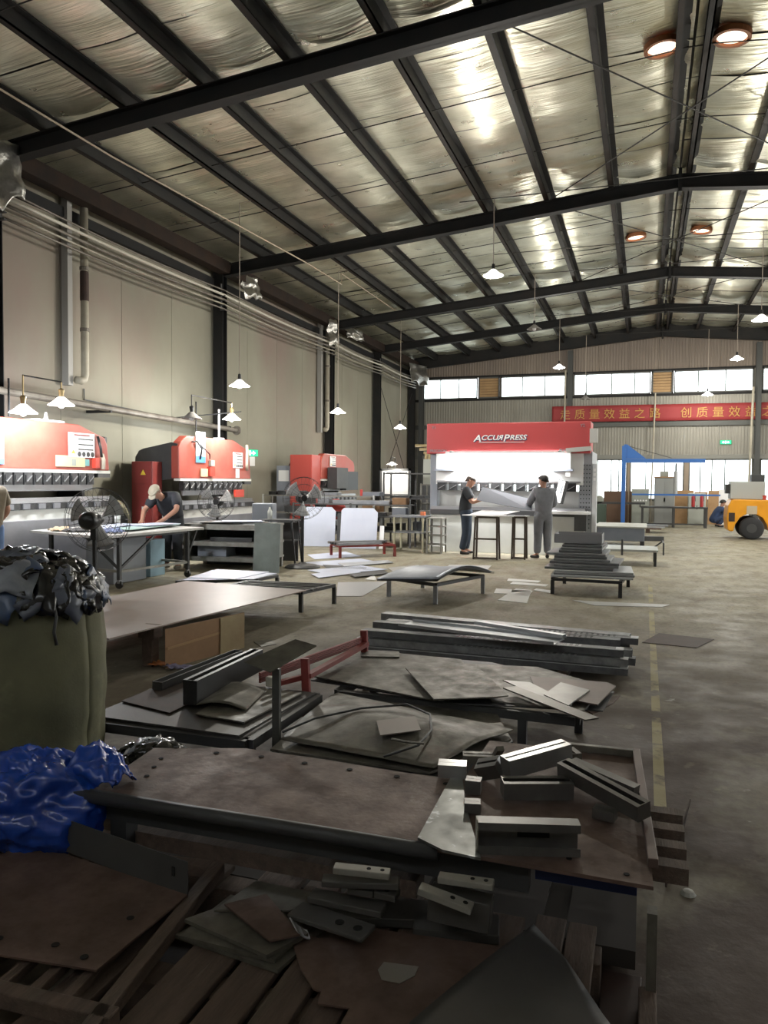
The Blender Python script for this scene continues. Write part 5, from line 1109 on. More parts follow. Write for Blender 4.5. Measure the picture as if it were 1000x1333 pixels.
lean('dark bracket-shaped sheet leaning between the two white sheets', -6.95, 17.05, -6.85, 17.07, .8, .14, charcoal, .02)
# tool racks along the wall
def rack(lab, x0, x1, y0, y1, zs, m, posts=(0, 1), loc=None, topm=None):
    e = thing('steel_rack', lab, 'rack', ((x0+x1)/2, (y0+y1)/2, 0)); w, d = (x1-x0)/2, (y1-y0)/2
    for t in posts:
        for y in (-d, d): MB().bx(lerp(-w, w, t)-.02, lerp(-w, w, t)+.02, y-.02, y+.02, 0, zs[-1]+.02).build('post', m, e)
    for z in zs: MB().bx(-w, w, -d, d, z-.03, z).build('shelf', topm or m, e)
    return e
pale_frame = mat('pale_rack_frame', (.55, .56, .55), .45)
rack('long pale tool rack with dark tools before the third press', -9.4, -6.35, 18.0, 18.5, (.35, .76, 1.2), pale_frame, (0, .45, 1), topm=frame_grey)
for i in range(6): box_thing('press_tool', 'dark press tool bar on the top shelf of the pale rack, %s from the left' % ['first', 'second', 'third', 'fourth', 'fifth', 'sixth'][i], 'press tool', (-9.15+.24*i, 18.2, 1.201), (.2, .35, .09+.02*(i % 2)), tool_black, .1*(i % 3), .005, 'tools on the pale rack')
for i, (x, y, z, d, m, lab) in enumerate(((-6.75, 18.2, 1.2, (.06, .06, .16), mat('red_can', (.6, .05, .04), .4), 'small red can on the top shelf of the pale rack'), (-6.45, 18.25, .761, (.45, .35, .3), cardboard, 'brown carton on the pale rack, right end'), (-6.45, 18.25, 1.201, (.45, .35, .1), machine_grey, 'grey tray on the right end of the pale rack top'), (-7.6, 18.2, .761, (.7, .35, .22), tool_black, 'black tool block on the middle shelf of the pale rack'), (-8.5, 18.2, .761, (.6, .35, .16), charcoal, 'dark tool block on the left of the middle shelf'), (-8.2, 18.2, .351, (1.4, .4, .2), charcoal, 'long dark block on the bottom shelf of the pale rack'), (-7.6, 18.2, 1.201, (.5, .3, .08), grey_steel, 'grey steel parts on the middle of the rack top'))):
    box_thing('rack_part', lab, 'metal parts', (x, y, z), d, m)
o = fan_red = MB().lathe([(.001, 0), (.26, .0), (.26, .06), (.001, .06)], n=24).build('red_disc', mat('red_disc', (.5, .06, .05), .5)); o.matrix_world = Matrix.Translation((-7.35, 17.998, .86)) @ Matrix.Rotation(rad(90), 4, 'X'); tag(o, 'round red guard hanging on the front of the pale rack', 'guard')
rack('open grey steel rack between the white sheets and large press', -6.3, -4.9, 18.6, 19.2, (.3, .72, 1.15, 1.78), mat('dark_rack_frame', (.09, .09, .09), .55), (0, .48, 1))
rack('tall grey shelving left of the large press with panels', -5.6, -4.85, 19.6, 20.2, (.5, 1.0, 1.5), frame_grey, (0, 1))
box_thing('wall_cabinet', 'pale grey-green cabinet on the shelving left of the large press', 'cabinet', (-5.25, 19.9, 1.501), (.62, .5, .66), mat('pale_green_grey', (.4, .42, .38), .5))
box_thing('dark_cabinet', 'large dark cabinet standing behind the open grey rack', 'cabinet', (-5.35, 20.8, 0), (1.0, .6, 1.48), mat('dark_grey_cabinet', (.09, .095, .1), .5))
box_thing('bright_board', 'bright white board lit by a lamp on the open grey rack', 'board', (-6.05, 18.9, 1.781), (.55, .06, .02), charcoal)
wb_ = thing('white_screen', 'bright white panel in a dark frame on the far left wall', 'panel', (-6.9, 21.4, 1.0)); MB().bx(-.4, .4, 0, .04, .2, .88).build('panel', label_white, wb_); MB().bx(-.46, .46, -.02, .06, .88, .94).bx(-.46, .46, -.02, .06, .14, .2).bx(-.46, -.4, -.02, .06, -1.0, .94).bx(.4, .46, -.02, .06, -1.0, .94).build('frame', charcoal, wb_)
e = thing('small_lamp', 'small lit lamp above the bright white panel', 'lamp', (-6.9, 21.1, 2.05)); MB().lathe([(.03, .08), (.05, .06), (.16, 0), (.155, .0), (.04, .05)], n=18).build('shade', shade_m, e, smooth=True); MB().lathe([(.001, .05), (.04, .03), (.04, -.01), (.001, -.04)], n=12).build('bulb', lamp_on, e, smooth=True); MB().tube([(0, 0, .08), (0, 0, .2), (0, .3, .2), (0, .32, -.1)], .012, 6).build('arm', charcoal, e); lamp('small_light', (0, -.02, -.08), 30, .05, parent=e)
for k in range(3):
    o = MB().tube([(-6.0+.12*k, 20.4, 2.55-.1*k), (-5.55-.08*k, 20.4, 2.55-.1*k), (-5.42-.09*k, 20.1, 2.5-.1*k), (-5.4-.1*k, 20.05, 2.162)], .04, 10).build('bent_pipe', mat('yellowish_pipe', (.45, .36, .2), .5), smooth=True); tag(o, '%s yellowish bent pipe above the pale cabinet' % ['outermost', 'middle', 'innermost'][k], 'pipe', 'bent pipes above the cabinet')
wt = thing('work_stand', 'yellowish steel stand with a sheet on top left of the large press', 'stand', (-4.95, 16.6, 0))
for x in (-.33, .33):
    for y in (-.25, .25): MB().bx(x-.02, x+.02, y-.02, y+.02, 0, .8).build('leg', mat('yellowish_frame', (.42, .4, .28), .55), wt)
for z in (.45, .8): MB().bx(-.36, .36, -.28, .28, z-.02, z).build('shelf', grey_steel, wt)
for x in (-.33, .33): MB().bar((x, -.25, .04), (x, .25, .04), .03).build('foot_rail', mat('yellowish_frame', (.42, .4, .28), .55), wt)
sheet_on('thin sheet lying on the yellowish stand', [(-5.4, 16.35), (-4.6, 16.35), (-4.55, 16.9), (-5.35, 16.9)], .801, .012, grey_steel)
box_thing('orange_tin', 'small orange tin on the yellowish stand', 'tin', (-4.72, 16.7, .814), (.1, .1, .08), mat('orange_tin', (.6, .16, .06), .5))
wt2 = thing('work_stand', 'grey ladder-like stand beside the large press left end', 'stand', (-4.35, 16.5, 0))
for x in (-.16, .16):
    for y in (-.2, .2): MB().bx(x-.018, x+.018, y-.018, y+.018, 0, .78).build('leg', frame_grey, wt2)
for z in (.2, .4, .6, .78): MB().bx(-.18, .18, -.22, .22, z-.02, z).build('shelf', frame_grey, wt2)
for i, (x, y, z, d) in enumerate(((-6.05, 18.9, .301, (.4, .4, .2)), (-5.3, 18.9, .301, (.5, .4, .25)), (-5.95, 18.9, .721, (.5, .4, .18)), (-5.2, 18.9, .721, (.4, .4, .12)), (-5.7, 18.9, 1.151, (.9, .45, .07)))): box_thing('metal_stack', ['dark parts low on the left of the open grey rack', 'dark parts low on the right of the open grey rack', 'parts on the middle shelf left of the open grey rack', 'parts on the middle shelf right of the open grey rack', 'flat dark sheets on the third shelf of the open grey rack'][i], 'metal parts', (x, y, z), d, [charcoal, machine_grey, tool_black, frame_grey, charcoal][i])
rp2 = thing('red_stillage', 'low red stillage carrying dark angle bars left of mid floor', 'stillage', (-5.6, 15.2, 0), rad(40))
for x in (-.6, .6):
    for y in (-.3, .3): MB().bx(x-.025, x+.025, y-.025, y+.025, 0, .22).build('leg', red_dull, rp2)
    MB().bar((x, -.3, .24), (x, .3, .24), .04).build('rail', red_dull, rp2)
for y in (-.3, .3): MB().bar((-.6, y, .24), (.6, y, .24), .04).build('rail', red_dull, rp2)
for k in range(4):
    o = MB().bx(-.7, .6-.1*k, -.05, .05, 0, .05).build('angle_bar', [grey_steel, charcoal, charcoal, grey_steel][k], bevel=.004); o.location = (-5.6-.12+.1*k, 15.2+.15-.11*k, .262+.0*k); o.rotation_euler = (0, 0, rad(38+3*k)); tag(o, 'angle bar on the red stillage, %s from the wall side' % ['first', 'second', 'third', 'fourth'][k], 'steel bar', 'angle bars on the red stillage')
# trestle table before the large press
trestle_m = mat('brown_black_trestle', (.06, .042, .03), .6)
tr = thing('trestle_table', 'brown-black trestle table with white sheets between the two standing men', 'table', (-2.85, 15.7, 0))
def trestle(x, y, w):
    for a in (-w, w):
        MB().bar((x+a*1.1, y-.14, 0), (x+a, y-.1, .86), .035).build('leg', trestle_m, tr); MB().bar((x+a*1.1, y+.14, 0), (x+a, y+.1, .86), .035).build('leg', trestle_m, tr)
    MB().bar((x-w, y-.13, .42), (x+w, y-.13, .42), .035).build('rung', trestle_m, tr); MB().bar((x-w*1.1, y-.14, .03), (x+w*1.1, y-.14, .03), .035).build('rung', trestle_m, tr); MB().bar((x-w, y, .86), (x+w, y, .86), .05).build('top_rail', trestle_m, tr)
trestle(-.2, -.1, .22); trestle(.42, .2, .12)
sheet_on('lower white sheet on the trestle table', [(-3.55, 15.5), (-2.9, 15.3), (-2.2, 15.7), (-2.6, 16.15), (-3.3, 16.1)], .888, .012, label_white, grp='white sheets on the trestle table')
plate_thing('sheet', 'upper white sheet on the trestle table, its far edge raised', 'steel sheet', [(-3.4, 15.55, .914), (-2.75, 15.5, .914), (-2.45, 16.0, .985), (-3.25, 16.1, .985)], .012, paper_white, 'white sheets on the trestle table')
sheet_on('dark strip lying on the white sheets of the trestle table', [(-2.65, 15.6), (-2.3, 15.7), (-2.32, 15.76), (-2.65, 15.68)], .901, .015, charcoal)
# stacks right of the press
tb2 = thing('low_table', 'low black frame table under the stack of dark profiles', 'table', (-.72, 11.65, 0))
for x, y in ((-.5, -.55), (.42, -.6), (.5, .6), (-.45, .65)): MB().bx(x-.025, x+.025, y-.025, y+.025, 0, .2).build('leg', black_paint, tb2)
for a, b in (((-.5, -.55), (.42, -.6)), ((.42, -.6), (.5, .6)), ((.5, .6), (-.45, .65)), ((-.45, .65), (-.5, -.55))): MB().bar((*a, .21), (*b, .21), .05, .04).build('rail', black_paint, tb2)
LB, LD, LD2 = mat('layer_bright', (.5, .51, .52), .4, .2), mat('layer_dark', (.14, .145, .15), .45, .1, (.1, .102, .106), 9), mat('layer_grey', (.26, .265, .275), .42, .1, (.19, .195, .2), 9)
R5 = random.Random(5); words5 = ['lowest', 'second', 'third', 'fourth', 'fifth', 'sixth', 'seventh', 'eighth', 'ninth', 'tenth', 'eleventh', 'topmost']
for k in range(12):
    w = [1.12, 1.1, 1.08, .95, .9, .98, .8, .75, .85, .62, .6, .58][k]; t = .028 if k < 3 else .034
    o = MB().bx(-w/2, w/2, -.45, .45, 0, t).bx(-w/2, w/2, -.455, -.45, .004, t-.004).build('profile_layer', [LB, LD2, LB, LD, LD2, LD, LD2, LD, LD2, LD, LD2, LD][k], bevel=.003)
    o.location = (-.72-.12*(k > 2)-.05*(k > 6)+R5.uniform(-.05, .05), 11.6+.06*k, .236+.03*min(k, 3)+.036*max(0, k-3)); o.rotation_euler = (0, 0, R5.uniform(-.06, .06)); tag(o, '%s layer of flat profiles stacked on the low black table' % words5[k], 'steel profile', 'layers of profiles on the low black table')
tray = MB().bx(-.35, .35, -.3, .3, 0, .01).bx(-.35, .35, -.3, -.29, .01, .14).bx(-.35, .35, .29, .3, .01, .14).bx(-.35, -.34, -.3, .3, .01, .14).bx(.34, .35, -.3, .3, .01, .14).build('metal_tray', mat('grey_tray', (.3, .3, .31), .5)); tray.location = (-.95, 12.25, .66); tag(tray, 'grey open metal tray on top of the dark profile stack', 'tray')
cart = thing('low_cart', 'low steel cart with a flat grey top beside the profile stack', 'cart', (-.25, 15.9, 0))
MB().bx(-.55, .5, -.5, .55, .27, .31).build('top', mat('cart_top', (.42, .44, .42), .45, .4), cart)
for x in (-.5, .45):
    for y in (-.45, .5): MB().bx(x-.025, x+.025, y-.025, y+.025, 0, .27).build('leg', charcoal, cart)
MB().tube([(.45, .5, .3), (.6, .5, .42), (.6, -.2, .42), (.6, -.2, .2)], .015, 8).build('handle', charcoal, cart)
MB().tube([(-.15, -.5, .2), (-.15, -.5, .5)], .02, 8).build('stake', charcoal, cart)
crate = thing('sheet_crate', 'grey steel bin topped with a pale sheet right of the large press', 'bin', (-.55, 20.3, 0))
MB().bx(-.55, .55, -.9, .9, .18, .5).build('bin_body', machine_grey, crate, bevel=.01); MB().bx(-.6, .6, -.95, .95, .5, .53).build('pale_lid', mat('pale_lid', (.55, .55, .5), .5, .2), crate)
for x in (-.5, .5):
    for y in (-.8, .8): MB().bx(x-.05, x+.05, y-.05, y+.05, 0, .18).build('foot', charcoal, crate)
o = MB().bx(-.6, .7, -.1, .1, 0, .12).build('dark_beam', charcoal); o.location = (-.2, 22.3, 0); o.rotation_euler = (0, 0, .2); tag(o, 'dark beam on the floor behind the grey bin', 'beam')
for k in range(3):
    o = MB().bx(-1.2, 1.0, -.3, .3, 0, .04).build('long_sheet', [rust_steel, bright_steel, grey_steel][k]); o.location = (-.5+.1*k, 26+.1*k, .12+.041*k); tag(o, ['brown lowest of the long sheets on the far floor', 'bright middle one of the long sheets on the far floor', 'grey topmost of the long sheets on the far floor'][k], 'steel sheet', 'long sheets on the far floor')
for x in (-1.3, .1): 
    o = MB().bx(-.06, .06, -.35, .45, 0, .118).build('timber_bearer', old_wood); o.location = (x, 26.1, 0); tag(o, ['left timber bearer under the far long sheets', 'right timber bearer under the far long sheets'][x > 0], 'board')

rack('dark low rack of bars behind the leaning white sheets', -8.2, -5.2, 17.3, 17.75, (.4, .74, 1.02), mat('dark_rack_frame', (.09, .09, .09), .55), (0, .5, 1))
for i in range(6):
    zz = (.4, .74, 1.02)[i % 3]+.001
    box_thing('steel_bar', '%s dark bar on the %s shelf of the dark low rack' % (['front', 'rear'][i//3], ['bottom', 'middle', 'top'][i % 3]), 'steel bar', (-6.7+.12*i, 17.4+.2*(i//3), zz), (1.62-.08*i, .1, .09), [charcoal, tool_black, grey_steel, charcoal, mill_steel, tool_black][i], .02*(i-3), .004, 'bars on the dark low rack')
for i, (x, z, d, m, lab) in enumerate(((-7.9, 1.022, (.28, .3, .2), tool_black, 'black die block at the left end of the dark low rack top'), (-7.45, 1.022, (.3, .25, .12), grey_steel, 'grey die block beside the black one on the dark rack top'), (-5.5, 1.022, (.34, .3, .16), cardboard, 'brown carton at the right end of the dark low rack top'), (-5.5, .742, (.34, .3, .2), machine_grey, 'grey box at the right end of the middle shelf, dark rack'), (-7.95, .742, (.25, .3, .2), charcoal, 'dark box at the left end of the middle shelf, dark rack'))):
    box_thing('die_block' if i < 2 else 'storage_box', lab, 'metal parts' if i < 2 else 'box', (x, 17.52, z), d, m)
for i, (pts, m, lab) in enumerate((([(405, 747), (455, 741), (470, 745), (415, 752)], white_film, 'narrow bluish offcut nearest us right of the fan base'), ([(440, 733), (505, 729), (512, 732), (448, 737)], bright_steel, 'bright narrow strip among the bluish floor sheets'), ([(455, 747), (500, 742), (506, 746), (462, 751)], charcoal, 'dark narrow offcut among the bluish floor sheets'))):
    plate_thing('floor_sheet', lab, 'sheet', gp(pts, .02+.005*i), .005, m)
# ================================================================== FAR END
jb = thing('jib_crane', 'blue wall jib crane with a hoist arm over the far workbench', 'crane', (-.75, 29.0, 0))
MB().bx(-.07, .07, -.07, .07, 0, 2.9).build('mast', blue_paint, jb)
MB().bx(-.2, .2, -.2, .2, 0, .03).build('base_plate', blue_paint, jb)
MB().bx(.0, 2.7, -.05, .05, 2.3, 2.43).build('boom', blue_paint, jb)
MB().prism([(.0, 2.44), (.0, 2.95), (.1, 2.95), (.75, 2.44)], -.03, .03, 'y').build('gusset', blue_paint, jb)
MB().tube([(.05, 0, 2.92), (1.6, 0, 2.46)], .012, 6).build('stay_rod', charcoal, jb)
h = MB().tube([(1.75, 0, 2.28), (1.75, 0, 1.95)], .03, 8).build('hoist_rod', charcoal, jb); MB().tube([(1.75, 0, 2.0), (1.75, 0, 1.2)], .07, 10).build('air_cylinder', mat('cylinder_grey', (.35, .36, .36), .4, .5), h)
MB().bx(.3, 3.2, -.05, .05, 1.14, 1.2).build('lifting_beam', blue_paint, jb)
for x in (.5, 3.0): MB().tube([(1.75, 0, 1.2), (x, 0, 1.17)], .01, 5).build('sling', charcoal, jb)
def cab(lab, x, y, w, d, h, m, doors=1, top=False, lights=0):
    e = thing('control_cabinet', lab, 'cabinet', (x, y, 0)); MB().bx(-w/2, w/2, -d/2, d/2, 0, h).build('body', m, e, bevel=.015)
    for k in range(doors):
        dd = MB().bx(-w/2+.03+k*(w-.06)/doors, -w/2+.02+(k+1)*(w-.06)/doors, -d/2-.015, -d/2, .08, h-.06).build('door', m, e); MB().bx(-.02, .02, -d/2-.04, -d/2-.015, h*.5, h*.5+.14).build('handle', charcoal, dd)
    for k in range(lights): MB().lathe([(.001, 0), (.03, 0), (.03, .02), (.001, .02)], (-w*.3+.1*k, -d/2-.015, h*.68), 12, Rx(pi/2)).build('indicator_lamp', label_white, e)
    if top: MB().bx(-w/2-.03, w/2+.03, -d/2-.03, d/2+.03, h, h+.04).build('top_board', chipboard, e)
    return e
cab('grey-green control cabinet with a row of round lamps by the jib mast', -.18, 31.0, .62, .5, 1.35, green_grey, 1, False, 5)
cab('taller grey control cabinet right of the one with lamps', 0.68, 31.0, .72, .6, 1.78, mat('grey_cabinet', (.27, .28, .27), .55), 2, True)
box_thing('grey_carton', 'small box on top of the taller grey cabinet', 'box', (.66, 31.0, 1.822), (.3, .3, .2), green_grey)
cab('pale green cabinet standing before the chipboard sheets', 1.85, 31.6, .62, .4, 1.2, mat('pale_green_grey', (.4, .42, .38), .5), 1)
for i, (x0, x1, z) in enumerate(((1.05, 1.78, 1.3), (1.8, 2.28, 1.25), (2.3, 2.68, 1.3))): 
    o = MB().box((0, 0, z/2), (x1-x0, .03, z), Rx(-.05)).build('chipboard_sheet', chipboard); o.location = ((x0+x1)/2, 32.3, 0.002); tag(o, '%s chipboard sheet leaning under the back windows' % ['left', 'middle', 'right'][i], 'board', 'chipboard sheets under the windows')
box_thing('brown_crate', 'dark brown crate under the windows left of the jib mast', 'crate', (-1.1, 31.9, 0), (.9, .5, 1.25), mat('dark_brown_crate', (.12, .07, .045), .7))
box_thing('brown_crate', 'dark brown crate under the windows behind jib mast', 'crate', (-.25, 32.2, 0), (.7, .5, 1.25), mat('dark_brown_crate', (.12, .07, .045), .7))
fb = thing('steel_workbench', 'long dark steel frame workbench in front of the far cabinets', 'bench', (.97, 29.6, 0))
MB().bx(-1.12, 1.12, -.3, .3, .68, .74).build('top', charcoal, fb)
for x in (-1.06, 0, 1.06):
    for y in (-.25, .25): MB().bx(x-.04, x+.04, y-.04, y+.04, 0, .68).build('leg', charcoal, fb)
MB().bx(-1.08, 1.08, -.27, -.22, .1, .15).build('stretcher', charcoal, fb)
lt = thing('grinder_stand', 'small green machine stand left of the jib mast', 'machine', (-1.6, 29.5, 0)); MB().bx(-.25, .25, -.2, .2, 0, .8).build('pedestal', mat('dark_green', (.06, .09, .07), .5), lt, bevel=.02); MB().bx(-.5, 1.6, -.05, .05, .8, .88).build('arm', charcoal, lt); MB().lathe([(.001, -.05), (.13, -.05), (.16, 0), (.13, .05), (.001, .05)], (0, 0, .95), 18, Rx(pi/2)).build('wheel', green_grey, lt)
wh = thing('white_board', 'white board leaning under the back windows right of chipboard', 'board', (3.2, 32.4, 0)); MB().box((0, 0, .68), (1.1, .03, 1.35), Rx(-.05)).build('panel', label_white, wh)
for i, (x, y) in enumerate(((1.62, 29.6), (1.9, 29.62))):
    e = thing('fire_extinguisher', ['red fire extinguisher standing on the far workbench, left one', 'red fire extinguisher standing on the far workbench, right one'][i], 'extinguisher', (x, y, .742)); e.scale = (.55, .55, .5); MB().lathe([(.001, 0), (.1, 0), (.11, .05), (.11, .7), (.07, .82), (.03, .86), (.001, .86)], n=18).build('tank', mat('extinguisher_red', (.45, .04, .04), .4), e, smooth=True); MB().bx(-.03, .03, -.12, .04, .86, .92).build('valve', charcoal, e); MB().tube([(0, -.1, .9), (.1, -.13, .8), (.13, -.1, .4)], .015, 6).build('hose', black_plastic, e)
# forklift, seen from its rear left side, rear at the left
fk = thing('forklift', 'orange-yellow forklift truck with a grey box on its rear at the photo edge', 'forklift', (3.35, 24.6, 0))
body = MB().prism([(-1.1, .28), (-1.06, .22), (-.95, .22), (-.9, .42), (-.78, .62), (-.6, .72), (-.38, .72), (-.2, .62), (-.08, .4), (-.05, .25), (1.2, .25), (1.2, .75), (.1, .95), (.1, 1.12), (-.95, 1.14), (-1.03, 1.1), (-1.1, .95), (-1.13, .6)], -.55, .55, 'y').build('chassis', yellow_paint, fk, bevel=.03)
MB().bx(-.62, -.35, -.562, -.55, .72, .95).build('pale_plate', mat('pale_plate', (.5, .42, .3), .5), body)
MB().bx(-1.08, -.92, -.56, -.545, .5, .75).build('tail_recess', rust_dark, body)
for y in (-.5, .5):
    for x, r in ((-.48, .32), (1.0, .36)):
        w = MB().lathe([(.12, -.11), (r*.85, -.13), (r, -.1), (r, .1), (r*.85, .13), (.12, .11)], (x, y, r), 28, Rx(pi/2)).build('tyre', rubber, fk, smooth=True)
        MB().lathe([(.001, -.115), (.13, -.115), (.15, -.06), (.15, .06), (.13, .115), (.001, .115)], (x, y, r), 20, Rx(pi/2)).build('wheel_hub', mat('hub_dark', (.05, .05, .05), .5), w)
for x, x2 in ((.12, .35), (1.05, 1.0)):
    for y in (-.48, .48): MB().bar((x, y, 1.05), (x2, y, 2.2), .07, .06).build('guard_post', black_paint, fk)
for k in range(6): MB().bar((.3+.15*k, -.5, 2.22), (.3+.15*k, .5, 2.22), .04).build('guard_bar', black_paint, fk)
for y in (-.5, .5): MB().bar((.28, y, 2.22), (1.1, y, 2.22), .06).build('guard_rail', black_paint, fk)
MB().bx(.18, .6, -.3, .3, 1.1, 1.18).build('seat', black_plastic, fk); MB().box((.16, 0, 1.38), (.1, .5, .5), Ry(-.15)).build('seat_back', black_plastic, fk)
MB().bx(.1, .2, -.56, -.5, .75, 1.6).build('side_panel', charcoal, fk); MB().bx(.12, .5, -.57, -.5, 1.6, 1.85).build('white_box', label_white, fk)
MB().tube([(.9, 0, 1.0), (.75, 0, 1.35)], .03, 8).build('steering_column', charcoal, fk); MB().lathe([(.16, -.012), (.19, -.012), (.19, .012), (.16, .012), (.16, -.012)], (.74, 0, 1.37), 20, Ry(-.5)).build('steering_wheel', charcoal, fk)
for y in (-.35, .35): MB().bx(1.3, 1.42, y-.05, y+.05, .1, 2.3).build('mast_rail', charcoal, fk)
for y in (-.3, .3): MB().bx(1.4, 2.4, y-.06, y+.06, .08, .13).build('fork', charcoal, fk)
MB().bx(1.2, 1.3, -.4, .4, .3, .5).build('mast_foot', charcoal, fk)
MB().lathe([(.001, 0), (.06, 0), (.07, .12), (.001, .14)], (-.15, -.3, 1.13), 12).build('red_bottle', mat('red_bottle', (.5, .05, .04), .4), fk)
gb = thing('grey_box', 'light grey steel box riding on the forklift rear', 'box', (3.35-.55, 24.6, 1.142)); MB().bx(-.48, .42, -.35, .35, 0, .5).build('box_body', mat('light_steel_box', (.42, .43, .41), .5), gb, bevel=.01); MB().bx(-.6, -.48, -.2, .1, .15, .42).build('side_unit', charcoal, gb)
o = box_thing('black_battery', 'black part lying on top of the light grey box', 'metal parts', (3.05, 24.6, 1.643), (.35, .4, .2), charcoal)
# ================================================================== PEOPLE
def skin_mesh(name, nodes, edges, m, parent, root=0, sub=2):
    """grow one smooth tapering surface along connected joints: nodes are (x, y, z, radius[, radius2])"""
    me = bpy.data.meshes.new(name); me.from_pydata([n[:3] for n in nodes], edges, []); me.materials.append(m)
    o = bpy.data.objects.new(name, me); COL.objects.link(o); o.parent = parent
    md = o.modifiers.new('skin', 'SKIN'); md.use_smooth_shade = True
    sv = me.skin_vertices[0].data if me.skin_vertices else None
    if sv is None:
        bpy.context.view_layer.objects.active = o; sv = o.data.skin_vertices[0].data
    for i, n in enumerate(nodes):
        sv[i].radius = (n[3], n[4] if len(n) > 4 else n[3]); sv[i].use_root = (i == root)
    s = o.modifiers.new('sub', 'SUBSURF'); s.levels = sub; s.render_levels = sub
    return o
def person(name, label, loc, rz, J, shirt, trousers, hair=(.012, .01, .009), shoe=(.02, .02, .02), sleeve=.5, cap=None, bald=False, tone=skin_m, curl=.5):
    """J: joint positions in local space, the person facing +y"""
    e = thing(name, label, 'person', loc, rz)
    V = {k: Vector(v) for k, v in J.items()}
    nodes, edges, idx = [], [], {}
    def nd(key, p, r, r2=None, to=None):
        idx[key] = len(nodes); nodes.append((*p, r, r2 or r))
        if to is not None: edges.append((idx[to], idx[key]))
    up = (V['head']-V['neck']).normalized(); fw = Vector(J.get('look', (0, 1, 0))).normalized(); side = fw.cross(up).normalized(); fw = up.cross(side).normalized()
    nd('pelvis', V['pelvis'], .12, .1); nd('spine', V['pelvis'].lerp(V['chest'], .5), .115, .09, 'pelvis'); nd('chest', V['chest'], .135, .1, 'spine'); nd('neckb', V['chest'].lerp(V['neck'], .75), .07, .065, 'chest')
    nd('neck', V['neck'], .052, .055, 'neckb'); nd('jaw', V['neck']+up*.07+fw*.02, .074, .082, 'neck'); nd('mid', V['neck']+up*.145+fw*.012, .09, .102, 'jaw'); nd('crown', V['neck']+up*.22, .072, .085, 'mid')
    for s, n in ((-1, 'l'), (1, 'r')):
        nd(n+'sh', V[n+'sh'], .06, None, 'chest'); nd(n+'el', V[n+'el'], .05, None, n+'sh'); nd(n+'wr', V[n+'wr'], .034, None, n+'el')
        d = Vector(J.get(n+'hd', V[n+'wr']-V[n+'el'])).normalized(); q = d.cross(Vector((0, 0, 1)))
        q = q.normalized() if q.length > .1 else Vector((1, 0, 0)); dn = q.cross(d).normalized()*-1
        if dn.z > 0: dn = -dn
        nd(n+'pm', V[n+'wr']+d*.06, .033, .02, n+'wr')
        for k, L in enumerate((.06, .07, .074, .066)):
            off = q*(.028-.0185*k)
            nd(n+'f%da' % k, V[n+'wr']+d*.095+off, .0105, None, n+'pm'); nd(n+'f%db' % k, V[n+'wr']+d*(.095+L*.5)+off+dn*.012*curl*2, .0095, None, n+'f%da' % k); nd(n+'f%dc' % k, V[n+'wr']+d*(.095+L*.75)+off+dn*.04*curl*2, .008, None, n+'f%db' % k)
        ts = 1 if n == 'l' else -1
        nd(n+'t0', V[n+'wr']+d*.04+q*.035*ts*(-1 if q.dot(V['lsh']-V['rsh']) > 0 else 1), .012, None, n+'pm'); nd(n+'t1', V[n+'wr']+d*.085+q*.05*ts*(-1 if q.dot(V['lsh']-V['rsh']) > 0 else 1)+dn*.015, .0095, None, n+'t0')
        nd(n+'hp', V[n+'hp'], .095, None, 'pelvis'); nd(n+'kn', V[n+'kn'], .06, None, n+'hp'); nd(n+'ca', V[n+'kn'].lerp(V[n+'an'], .35), .056, None, n+'kn'); nd(n+'an', V[n+'an'], .038, None, n+'ca'); nd(n+'to', V[n+'to'], .034, .028, n+'an')
    skin_mesh('body', nodes, edges, tone, e)
    # face
    c = V['neck']+up*.14
    nose = MB().prism([(-.012, 0), (.012, 0), (0, .045)], 0, .001, 'z')
    b = MB(); tip = c+fw*.118-up*.012; b.add([c+fw*.092+up*.03, c+fw*.085-up*.02+side*.016, c+fw*.085-up*.02-side*.016, tip], [(0, 1, 3), (0, 3, 2), (1, 2, 3), (0, 2, 1)]); b.build('nose', tone, e)
    for s in (-1, 1):
        b = MB(); b.lathe([(.001, -.008), (.011, -.003), (.011, .003), (.001, .008)], c+fw*.083+up*.022+side*.03*s, 10); b.build('eye', mat('eye_dark', (.03, .02, .018), .3), e)
        b = MB(); b.lathe([(.001, -.03), (.016, -.02), (.02, .01), (.012, .028), (.001, .03)], c+side*.08*s-fw*.01, 10); b.build('ear', tone, e, smooth=True)
    MB().box(c+fw*.086-up*.055, (.045, .012, .012), Matrix((side, fw, up)).transposed()).build('mouth', mat('lips', (.3, .12, .1), .6), e)
    # hair or cap: shell over the skull, its front edge above the brow
    R = Matrix((side, fw, up)).transposed(); hb = MB()
    zc = .03 if cap else .02
    def shell(u, v, g=1.0):
        a = 2*pi*u; el = v*pi/2; low = -.02-.05*max(0, -sin(a)) if not cap else -.0
        p = Vector((.09*cos(a)*cos(el), .112*sin(a)*cos(el), .098*sin(el)))*g
        if v < .08: p.z += low
        if sin(a) > .2 and v < .25: p.z += .035*(1 if not cap else .6)
        return c + R @ (p+Vector((0, -.006, zc)))
    if cap:
        hb.grid(lambda u, v: shell(u, v, 1.04), 28, 10); o = hb.build('cap', mat('cap_cloth', cap, .8), e, smooth=True, solid=.004)
        MB().grid(lambda u, v: c + R @ Vector(((u-.5)*.15, .095+.075*v*sin(pi*(.2+.6*u)), .055-.02*v)), 8, 4).build('cap_peak', mat('cap_cloth', cap, .8), e, smooth=True, solid=.004)
    elif bald:
        hb.grid(lambda u, v: shell(u, v*.5, .985), 28, 6); hb.build('cropped_hair', mat('cropped_hair', (.09, .07, .06), .8), e, smooth=True, solid=.003)
    else:
